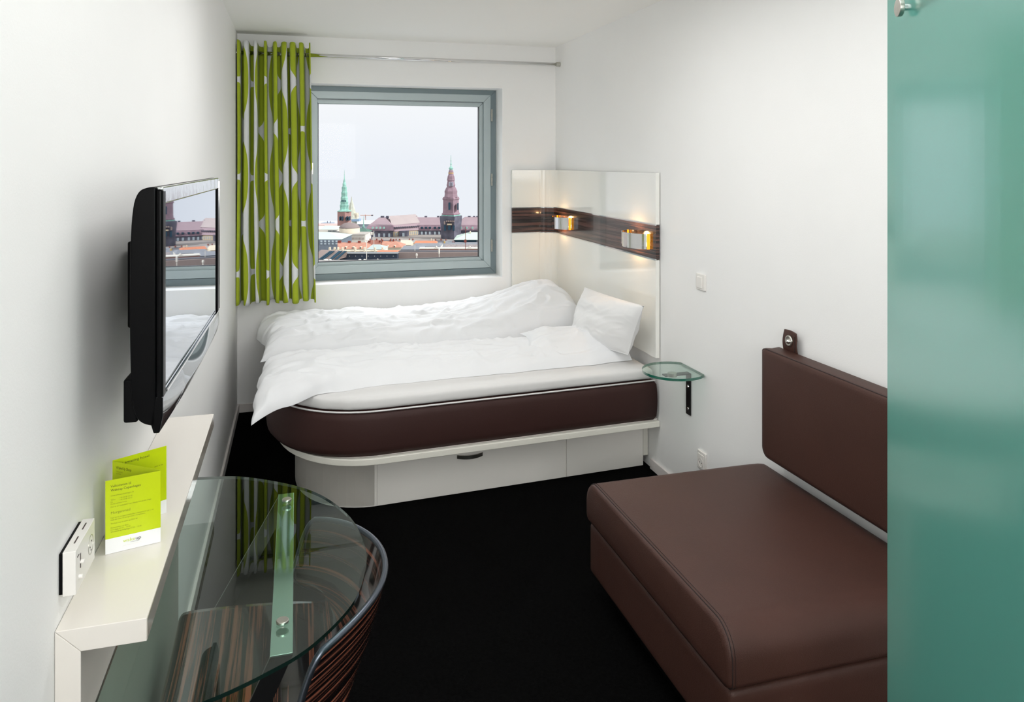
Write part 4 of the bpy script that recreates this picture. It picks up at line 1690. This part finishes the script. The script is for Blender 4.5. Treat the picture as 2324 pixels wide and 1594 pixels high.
for xo in (-3.8, 0.0, 3.8):
    MB().box(cx(1023.5 + xo - 0.9, DT - 3), cx(1023.5 + xo + 0.9, DT - 3), DT - 3.0, DT - 1.2, cz(423, DT - 3), cz(413.5, DT - 3)).build('lantern_opening', C_hazeB, tw)

# green-spired church
DC = 400
chh = city('green_spired_church', 'pink brick church tower with a slender verdigris spire, left in the window', 'church', 781.5, DC)
c1 = MB()
rt = 14.7 * math.sqrt(2) / (math.cos(R(28)) + math.sin(R(28)))
px_lathe(c1, [(rt, 600), (rt, 480)], 781.5, DC, 4, R(45 - 28))
c1.build('brick_tower', C_brick, chh)
c2 = MB()
px_lathe(c2, [(rt * 1.04, 480), (rt * 1.04, 478.6), (10.5, 477), (9.2, 474), (10.2, 466), (8.6, 463), (9.2, 458), (7.8, 455), (8.2, 449), (6.6, 446), (7.0, 437), (5.6, 434), (5.8, 425), (4.0, 423), (3.9, 417),
              (2.5, 414), (2.5, 411), (1.3, 408), (0.6, 398), (0.9, 396.5), (0.35, 395), (0.2, 386)], 781.5, DC, 8, R(22))
c2.build('spire', C_green, chh)
for (xc, w_, dq) in ((770.8, 0.9, 1), (776.3, 0.9, 0), (786.4, 0.8, 0), (791.6, 0.7, 1)):
    MB().box(cx(xc - w_, DC - 4.5), cx(xc + w_, DC - 4.5), DC - 4.7, DC - 1, cz(501, DC - 4.5), cz(492, DC - 4.5)).build('belfry_opening', C_winD, chh)
for yv in (437.5, 456, 466.5):
    for xo in (-4.2, -1.4, 1.4, 4.2):
        rr3 = 5.8 if yv < 450 else 8.2
        if yv < 450 and abs(xo) > 3:
            continue
        MB().box(cx(781.5 + xo - 0.7, DC), cx(781.5 + xo + 0.7, DC), DC - rr3 * DC / 1716 * 1.02, DC, cz(yv + 2.2, DC), cz(yv - 1.6, DC)).build('spire_opening', C_winD, chh)

# church with scaffolding behind
D2 = 455
c9 = city('scaffolded_church', 'pale distant church wrapped in scaffolding, just right of the green spire', 'church', 800, D2)
c3_ = MB()
px_lathe(c3_, [(13, 515), (12, 500), (11, 490), (9, 480), (6, 470), (4, 462), (1.6, 455), (0.9, 449), (0.4, 446)], 798, D2, 8)
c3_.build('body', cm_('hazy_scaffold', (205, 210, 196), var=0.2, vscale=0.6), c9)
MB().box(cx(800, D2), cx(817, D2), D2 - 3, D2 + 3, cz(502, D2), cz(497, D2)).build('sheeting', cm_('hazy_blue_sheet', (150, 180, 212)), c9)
MB().box(cx(797, D2), cx(811, D2), D2 - 2, D2 + 4, cz(497, D2), cz(484, D2)).build('scaffold_deck', cm_('hazy_scaffold_deck', (214, 206, 186), var=0.3, vscale=0.8), c9)

# crane
D3 = 495
cr = city('tower_crane', 'thin red and white tower crane on the horizon', 'crane', 829, D3)
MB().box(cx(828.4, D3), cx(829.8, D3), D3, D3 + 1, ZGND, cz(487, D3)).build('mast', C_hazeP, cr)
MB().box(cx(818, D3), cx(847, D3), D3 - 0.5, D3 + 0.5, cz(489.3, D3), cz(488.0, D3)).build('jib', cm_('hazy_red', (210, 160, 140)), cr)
MB().box(cx(843, D3), cx(846.5, D3), D3 - 0.7, D3 + 0.7, cz(490.5, D3), cz(487.6, D3)).build('counterweight', C_stoneD, cr)
# small green spire
D4 = 440
ss = city('small_green_spire', 'small slim verdigris spire before the palace roof', 'spire', 825, D4)
s1 = MB()
px_lathe(s1, [(3.0, 520), (3.0, 516), (2.6, 513.5), (1.1, 510), (0.7, 500), (0.2, 490)], 825, D4, 8)
s1.build('spire', C_green, ss)
# far pale hall
D5 = 460
fh = city('pale_far_hall', 'long pale barrel-roofed hall far behind the dome', 'building', 825, D5)
f1 = MB()
mansard(f1, 806, 848, D5, D5 + 20, 509, 503, (6, 2), 5)
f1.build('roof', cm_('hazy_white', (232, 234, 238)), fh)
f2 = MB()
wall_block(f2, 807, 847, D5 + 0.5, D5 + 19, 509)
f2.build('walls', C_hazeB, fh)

# far left skyline
D6 = 480
fs = city('far_factory', 'hazy factory with twin chimneys at the far left horizon', 'building', 743, D6)
q = MB()
wall_block(q, 728, 751, D6, D6 + 10, 506.5)
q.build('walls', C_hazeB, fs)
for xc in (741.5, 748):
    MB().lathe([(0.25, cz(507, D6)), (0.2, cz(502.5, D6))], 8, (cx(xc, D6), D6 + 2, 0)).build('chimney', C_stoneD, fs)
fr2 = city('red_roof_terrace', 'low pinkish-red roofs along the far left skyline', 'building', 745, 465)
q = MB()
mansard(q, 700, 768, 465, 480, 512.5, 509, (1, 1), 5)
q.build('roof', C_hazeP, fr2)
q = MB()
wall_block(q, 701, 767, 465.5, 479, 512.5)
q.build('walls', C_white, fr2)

# white block with arched gable, left
D7 = 370
wl = city('white_gabled_block', 'white block with a pale green pitched roof left of the dome', 'building', 745, D7)
q = MB()
wall_block(q, 700, 766, D7, D7 + 20, 521)
q.build('walls', C_white, wl)
q = MB()
hip_roof(q, 728, 767, D7, D7 + 20, 521, 512.5, 9, 14)
q.build('roof', C_greenP, wl)
windows(wl, 744, 764, 7, 523, 526, D7, 1.6, C_winD)

# domed building
D8 = 352
dm_ = city('domed_hall', 'cream building with a low grey lead dome', 'building', 790, D8)
q = MB()
xc = 788
q.lathe([(23.6 * D8 / 1716, cz(519, D8)), (23.4 * D8 / 1716, cz(518, D8)), (20 * D8 / 1716, cz(513.5, D8)), (15 * D8 / 1716, cz(510, D8)), (9 * D8 / 1716, cz(508, D8)), (3 * D8 / 1716, cz(507.2, D8))], 32, (cx(xc, D8), D8 + 5, 0))
q.build('dome', C_dome, dm_, smooth=True)
q = MB()
q.lathe([(23.2 * D8 / 1716, cz(545, D8)), (23.2 * D8 / 1716, cz(519, D8))], 32, (cx(xc, D8), D8 + 5, 0))
q.build('drum', C_cream, dm_, smooth=True)
q = MB()
wall_block(q, 753, 792, D8 - 3, D8 + 12, 533)
q.build('west_wing', cm_('grey_render', (176, 172, 172)), dm_)
q = MB()
hip_roof(q, 752, 793, D8 - 3, D8 + 12, 533, 525, 12, 14)
q.build('west_roof', C_asph, dm_)
q = MB()
wall_block(q, 791.5, 829, D8 - 2, D8 + 12, 532.5)
q.build('east_wing', C_white, dm_)
q = MB()
hip_roof(q, 790, 830, D8 - 2.5, D8 + 12, 532.5, 528, 6, 6)
q.build('east_roof', cm_('pale_grey_roof', (188, 184, 180)), dm_)
windows(dm_, 795, 827, 10, 539, 544, D8 - 2, 0.9, C_taupe)
# dark green roof behind drum
gr_ = city('dark_green_roofed_block', 'block with a dark green pitched roof between dome and palace', 'building', 822, 372)
q = MB()
hip_roof(q, 811, 836, 372, 384, 528, 518, 2, 8)
q.build('roof', cm_('dark_green_roof', (96, 128, 118), var=0.1, vscale=0.5), gr_)
q = MB()
wall_block(q, 812, 835, 372.5, 383, 528)
q.build('walls', C_stoneD, gr_)

# pale green roofed house, left front
D9 = 318
pg = city('pale_green_roofed_house', 'grey house under a broad pale green roof at the left window edge', 'building', 735, D9)
q = MB()
wall_block(q, 690, 773, D9, D9 + 22, 543.5)
q.build('walls', cm_('blue_grey_wall', (120, 132, 146), var=0.1, vscale=1), pg)
q = MB()
hip_roof(q, 680, 776, D9, D9 + 22, 543.5, 526.5, 20, 32)
q.build('roof', C_greenP, pg)
windows(pg, 725, 768, 5, 546, 550, D9, 4.2, C_winL)
windows(pg, 725, 768, 5, 552, 555, D9, 4.2, C_winL)

# right green roof
D10 = 314
rg = city('green_roofed_hall', 'hall with a pale green hipped roof and dark glazing, right of the tower', 'building', 1060, D10)
q = MB()
wall_block(q, 1031, 1112, D10 + 1, D10 + 20, 545)
q.build('walls', C_grey, rg)
q = MB()
hip_roof(q, 1029, 1116, D10, D10 + 20, 544.8, 527, 37, 26)
q.build('roof', C_greenP, rg)
q = MB()
wall_block(q, 1031, 1081, D10 + 0.8, D10 + 1.1, 545, 550)
q.build('glazed_band', C_winD, rg)
MB().box(cx(1066, D10 + 8), cx(1068.5, D10 + 8), D10 + 8, D10 + 9, cz(530, D10 + 8), cz(525, D10 + 8)).build('chimney', C_cream, rg)


C_brown = cm_('brown_tile', (160, 110, 98), var=0.1, vscale=0.8)


def pitched_house(name, label, x0, x1, y_e, y_r, d, dep, wallm, roofm, ins0=0, ins1=0, chims=(), dorm=(), dcol=None):
    d = 190 + (min(d, 258) - 80) * 0.8
    t = city(name, label, 'building', (x0 + x1) / 2, d)
    q_ = MB()
    wall_block(q_, x0 + 0.5, x1 - 0.5, d + 0.3, d + dep - 0.3, y_e)
    q_.build('walls', wallm, t)
    q_ = MB()
    hip_roof(q_, x0, x1, d, d + dep, y_e, y_r, ins0, ins1)
    q_.build('roof', roofm, t)
    for (xc_, w_, yt) in chims:
        dd = d + dep / 2
        MB().box(cx(xc_ - w_, dd), cx(xc_ + w_, dd), dd - 0.5, dd + 0.5, cz(y_r + 4.5, dd), cz(yt, dd)).build('chimney', C_red if dcol is None else dcol, t)
    for (xc_, w_) in dorm:
        f_ = 0.25
        dd = d + dep * f_ * 0.5
        ym = y_e + (y_r - y_e) * f_
        MB().box(cx(xc_ - w_, d), cx(xc_ + w_, d), d + 0.2, d + dep * 0.3, cz(y_e - 0.3, d), cz(y_e - 4.2, d)).build('dormer', C_cream, t)
        MB().box(cx(xc_ - w_ * 0.6, d), cx(xc_ + w_ * 0.6, d), d + 0.08, d + 0.25, cz(y_e - 0.8, d), cz(y_e - 3.2, d)).build('window', C_winD, t)
    return t


pitched_house('orange_roofed_house', 'long house with a salmon-orange tiled roof and square chimneys', 766, 832, 565, 550.5, 205, 12, C_cream, C_orange,
              chims=((770.5, 3.5, 546.5), (793, 3, 547), (815.5, 3, 547)), dorm=((784, 2), (801, 2), (818, 2)))
pitched_house('brown_tiled_house', 'brown-red tiled roof house just right of the flagpole', 831, 868, 560, 550, 236, 12, C_cream, C_brown,
              chims=((838, 3, 546), (862, 2, 546)))
pitched_house('salmon_roofed_house', 'house with a light salmon tiled roof and two small dormers', 866, 912, 562, 547, 200, 12, C_cream, C_orange, 2, 14,
              chims=((868, 1.5, 544), (886, 1.5, 544), (893, 1.5, 543)), dorm=((879, 1.4), (895, 1.4)))
pitched_house('tall_cream_house', 'cream rendered gable house in front of the palace', 907, 933, 556, 545, 225, 8, C_cream, C_cream, 3, 0, chims=((932, 1, 546),))
pitched_house('bright_orange_house', 'narrow bright orange roof below the palace front', 939, 990, 553, 546.5, 242, 8, C_cream, C_orangeB, 4, 2,
              chims=((979, 1.0, 542), (984, 1.0, 543)), dcol=C_cream)
pitched_house('small_orange_house', 'small orange roof with thin cream chimneys', 972, 990, 557, 549, 222, 7, C_cream, C_orangeB, 3, 1)
pitched_house('slate_gabled_house', 'blue-grey slate house with brown gable edge', 935, 1000, 560, 552, 195, 10, C_white, C_grey, 8, 4)
pitched_house('grey_flat_block', 'blue-grey flat block with a gold-topped chimney', 993, 1030, 566, 550.5, 204, 8, C_grey, C_grey, 1, 1, chims=((1009, 1.6, 548),), dcol=C_gold)
pitched_house('long_slate_house', 'long slate roof behind the brown parapet, under the green roof', 1008, 1130, 556, 550, 221, 8, C_grey, C_grey, 3, 3,
              chims=((1028, 1.2, 548), (1056, 2.6, 544), (1032, 0.8, 549)))
pitched_house('speckled_roof_house', 'house with a mottled brown-grey tiled roof at the right', 1008, 1130, 564, 555, 190, 10, C_taupe, cm_('mottled_tile', (158, 150, 150), var=0.3, vscale=1.5), 2, 2)
pitched_house('grey_hipped_house', 'low hipped grey roof over a dark glass band', 909, 958, 567, 557.5, 170, 12, C_winD, C_grey, 8, 8)
for i, (x0_, x1_, ye_, yr_, d_, wm_, rm_, lb_) in enumerate((
        (895, 912, 551, 545.5, 300, C_cream, C_taupe, 'low taupe roofed house below the pale side wing'),
        (925, 942, 551, 545, 295, C_cream, C_asph, 'pale gravel roofed house beside the cream gable'),
        (985, 1006, 552, 545.5, 290, C_grey, C_greyD, 'dark slate house at the foot of the palace tower'),
        (1008, 1036, 552, 546, 300, C_taupe, C_grey, 'blue-grey roofed house right below the palace tower'),
        (836, 860, 552, 545, 300, C_cream, C_brown, 'brown roofed house under the palace end block'),
        (862, 892, 551, 545, 298, C_taupe, C_greyD, 'dark roofed house left of the salmon roofs'))):
    pitched_house('street_house', lb_, x0_, x1_, ye_, yr_, d_, 9, wm_, rm_, 2, 2, chims=((x0_ + 4, 1.0, yr_ - 3), (x1_ - 5, 1.3, yr_ - 3)))
# small white pavilion with green ribs + flag
pv = pitched_house('glass_pavilion', 'small white-roofed glass pavilion under the swallow-tailed flag', 832, 872, 566, 555, 180, 9, C_white, cm_('pale_glass_roof', (190, 205, 205)), 14, 10)
# long brown parapet block with gablets
D11 = 246
bb = city('brown_parapet_block', 'long brown brick block with a white coping and two gablets', 'building', 1020, D11)
q = MB()
wall_block(q, 952, 1140, D11, D11 + 3, 566)
q.build('walls', cm_('brown_pink_brick', (160, 124, 118), var=0.08, vscale=1), bb)
q = MB()
wall_block(q, 951, 1141, D11 - 0.2, D11 + 3.2, 563.5, 565.5)
q.build('coping', C_white, bb)
for xc in (990, 1066):
    q = MB()
    q.extr([(cx(xc - 5, D11), cz(564.5, D11)), (cx(xc, D11), cz(558.5, D11)), (cx(xc + 5, D11), cz(564.5, D11)), (cx(xc + 3.2, D11), cz(564.5, D11)), (cx(xc, D11), cz(560.8, D11)), (cx(xc - 3.2, D11), cz(564.5, D11))], 'y', D11 - 0.2, D11 + 0.8)
    q.build('gablet', C_white, bb)
# taupe roof block
D12 = 214
tr = city('taupe_flat_roof', 'large taupe flat roofed block filling the lower right of the view', 'building', 1000, D12)
q = MB()
wall_block(q, 901, 1150, D12, D12 + 5, 573.5)
q.build('walls', C_taupe, tr)
q = MB()
wall_block(q, 904, 1150, D12 + 1, D12 + 4, 571, 575.5)
q.build('upper_storey', C_greyD, tr)
ot = pitched_house('orange_corner_roof', 'orange tiled roof corner at the right window edge', 1073, 1130, 573, 568.5, 118, 2, C_cream, C_orangeB, 4, 0)

# terrace of houses with party walls (dark band, cream piers)
D13 = 254
tz = city('cream_terrace', 'row of cream terrace backs with stub chimneys above the navy block', 'building', 820, D13)
q = MB()
wall_block(q, 700, 905, D13, D13 + 3, 571)
q.build('walls', C_greyD, tz)
q = MB()
wall_block(q, 746, 862, D13 - 0.3, D13 + 3.1, 570, 571.5)
wall_block(q, 746, 862, D13 - 0.5, D13, 574.6, 576)
q.build('ledges', C_cream, tz)
for xc in (748, 759, 767, 777, 806, 827, 851, 868):
    MB().box(cx(xc - 1.4, D13), cx(xc + 1.4, D13), D13 - 0.6, D13 + 1, cz(580, D13), cz(561.5, D13)).build('pier', C_cream, tz)
og = pitched_house('low_orange_roof', 'low orange roof behind the navy block', 855, 902, 573, 569, 152, 6, C_cream, C_orangeB, 1, 1, dorm=())

# navy block with row of small lights
D14 = 210
nb = city('navy_block', 'long navy clad rooftop block with a row of small white lamps', 'building', 830, D14)
q = MB()
q.extr([(cx(772, D14), ZGND), (cx(901, D14), ZGND), (cx(901, D14), cz(576.5, D14)), (cx(774, D14), cz(576.8, D14)), (cx(764, D14), cz(592, D14)), (cx(762, D14), ZGND)], 'y', D14, D14 + 3)
q.build('walls', C_navy, nb)
q = MB()
wall_block(q, 773, 902, D14 - 0.15, D14 + 3, 575.2, 576.6)
q.build('parapet', cm_('grey_parapet', (150, 156, 160)), nb)
for i in range(9):
    xc = 779 + i * 14.2
    MB().lathe([(0.08, -0.05), (0.12, 0.08)], 8, (cx(xc, D14), D14 - 0.15, cz(581.5, D14))).build('lamp', C_white, nb)
# sloping roof with skylights, bottom left
D15 = 202
sr = city('skylight_roof', 'brown sloping roof with large dark skylights at bottom left', 'building', 745, D15)
q = MB()
q.hexa([(cx(690, D15), D15, cz(600, D15)), (cx(759, D15), D15, cz(592, D15)), (cx(776, D15), D15 + 10, cz(592, D15)), (cx(710, D15), D15 + 10, cz(592, D15)),
        (cx(700, D15), D15 + 0.5, cz(592, D15)), (cx(748, D15), D15 + 0.5, cz(590.5, D15)), (cx(772, D15), D15 + 6, cz(575, D15)), (cx(716, D15), D15 + 6, cz(573, D15))])
q.build('roof_slope', C_taupe, sr)
for (xa_, xb_, xo) in ((722, 727, 17), (729, 734, 16), (746, 754, 14), (759, 765, 13)):
    mb = MB()
    z0_, z1_ = cz(589, D15), cz(575.5, D15)
    mb.hexa([(cx(xa_, D15), D15 - 0.2, z0_), (cx(xb_, D15), D15 - 0.2, z0_), (cx(xb_, D15), D15 + 0.4, z0_ - 0.1), (cx(xa_, D15), D15 + 0.4, z0_ - 0.1),
             (cx(xa_ + xo, D15), D15 + 4.6, z1_ + 0.15), (cx(xb_ + xo, D15), D15 + 4.6, z1_ + 0.15), (cx(xb_ + xo, D15), D15 + 5.2, z1_), (cx(xa_ + xo, D15), D15 + 5.2, z1_)])
    mb.build('skylight', C_winD, sr)
q = MB()
wall_block(q, 700, 762, D15 + 0.2, D15 + 5, 592.5)
q.build('walls', C_cream, sr)

# near flat roof at the very bottom
D16 = 190
nr = city('near_flat_roof', 'pale grey flat roof along the bottom edge of the window', 'building', 850, D16)
q = MB()
wall_block(q, 600, 1200, D16, D16 + 3, 593.5)
q.build('walls', C_asph, nr)
for i, (xc, w_, h_) in enumerate(((735, 6, 2.6), (745, 3.5, 2.4), (813, 4, 2.4), (824, 3.2, 2.4), (854, 2.4, 3.4), (928, 5, 2.5), (970, 16, 2.6))):
    MB().lathe([(w_ * D16 / 1716, cz(593, D16)), (w_ * 0.8 * D16 / 1716, cz(593 - h_ * 0.7, D16)), (w_ * 0.25 * D16 / 1716, cz(593 - h_, D16))], 12, (cx(xc, D16), D16 + 2, 0)).build('roof_vent', C_white, nr)

# poles and flag
fp = city('flagpole', 'white flagpole standing before the navy block', 'flagpole', 832, 198)
MB().lathe([(0.11, ZGND), (0.10, cz(546.5, 198))], 8, (cx(832, 198), 198, 0)).build('pole', C_white, fp)
MB().box(cx(826, 198), cx(838.5, 198), 197.9, 198.1, cz(546.4, 198), cz(545.2, 198)).build('top_arm', C_white, fp)
fl = city('flag_mast', 'flag mast with a white swallow-tailed flag above the pavilion', 'flagpole', 848.5, 268)
MB().lathe([(0.11, ZGND), (0.09, cz(524, 268))], 8, (cx(848.5, 268), 268, 0)).build('pole', C_white, fl)
MB().grid(lambda u, v: (cx(848.5 - 7.5 * u + (1.6 * abs(v - 0.5) * -u), 268), 268 + 0.15 * math.sin(6 * u), cz(526 + 7.0 * v + 1.8 * u + 0.5 * math.sin(7 * u), 268)), 14, 6).build('flag', C_white, fl, smooth=True, solid=0.02, fix=False)
m1 = city('rooftop_mast', 'thin dark mast standing on the taupe roof at the right', 'mast', 1056.5, 222)
MB().lathe([(0.10, ZGND), (0.08, cz(515, 222))], 8, (cx(1056.5, 222), 222, 0)).build('pole', C_red, m1)
m2 = city('white_antenna', 'white cylindrical antenna on a short mast on the taupe roof', 'antenna', 996.5, 212)
MB().lathe([(0.1, ZGND), (0.1, cz(577, 212)), (0.24, cz(576, 212)), (0.26, cz(565, 212)), (0.05, cz(563.5, 212))], 10, (cx(996.5, 212), 212, 0)).build('antenna_body', C_white, m2)
m3 = city('white_flue', 'white flue with a cowl near the bottom of the taupe roof', 'flue', 945.5, 205)
MB().lathe([(0.15, ZGND), (0.15, cz(583, 205)), (0.28, cz(580, 205)), (0.24, cz(576, 205)), (0.03, cz(575, 205))], 10, (cx(945.5, 205), 205, 0)).build('flue_body', C_white, m3)
m4 = city('thin_white_aerial', 'thin white aerial beside the white flue', 'antenna', 941.5, 216)
MB().lathe([(0.07, ZGND), (0.06, cz(556, 216))], 6, (cx(941.5, 216), 216, 0)).build('rod', C_white, m4)
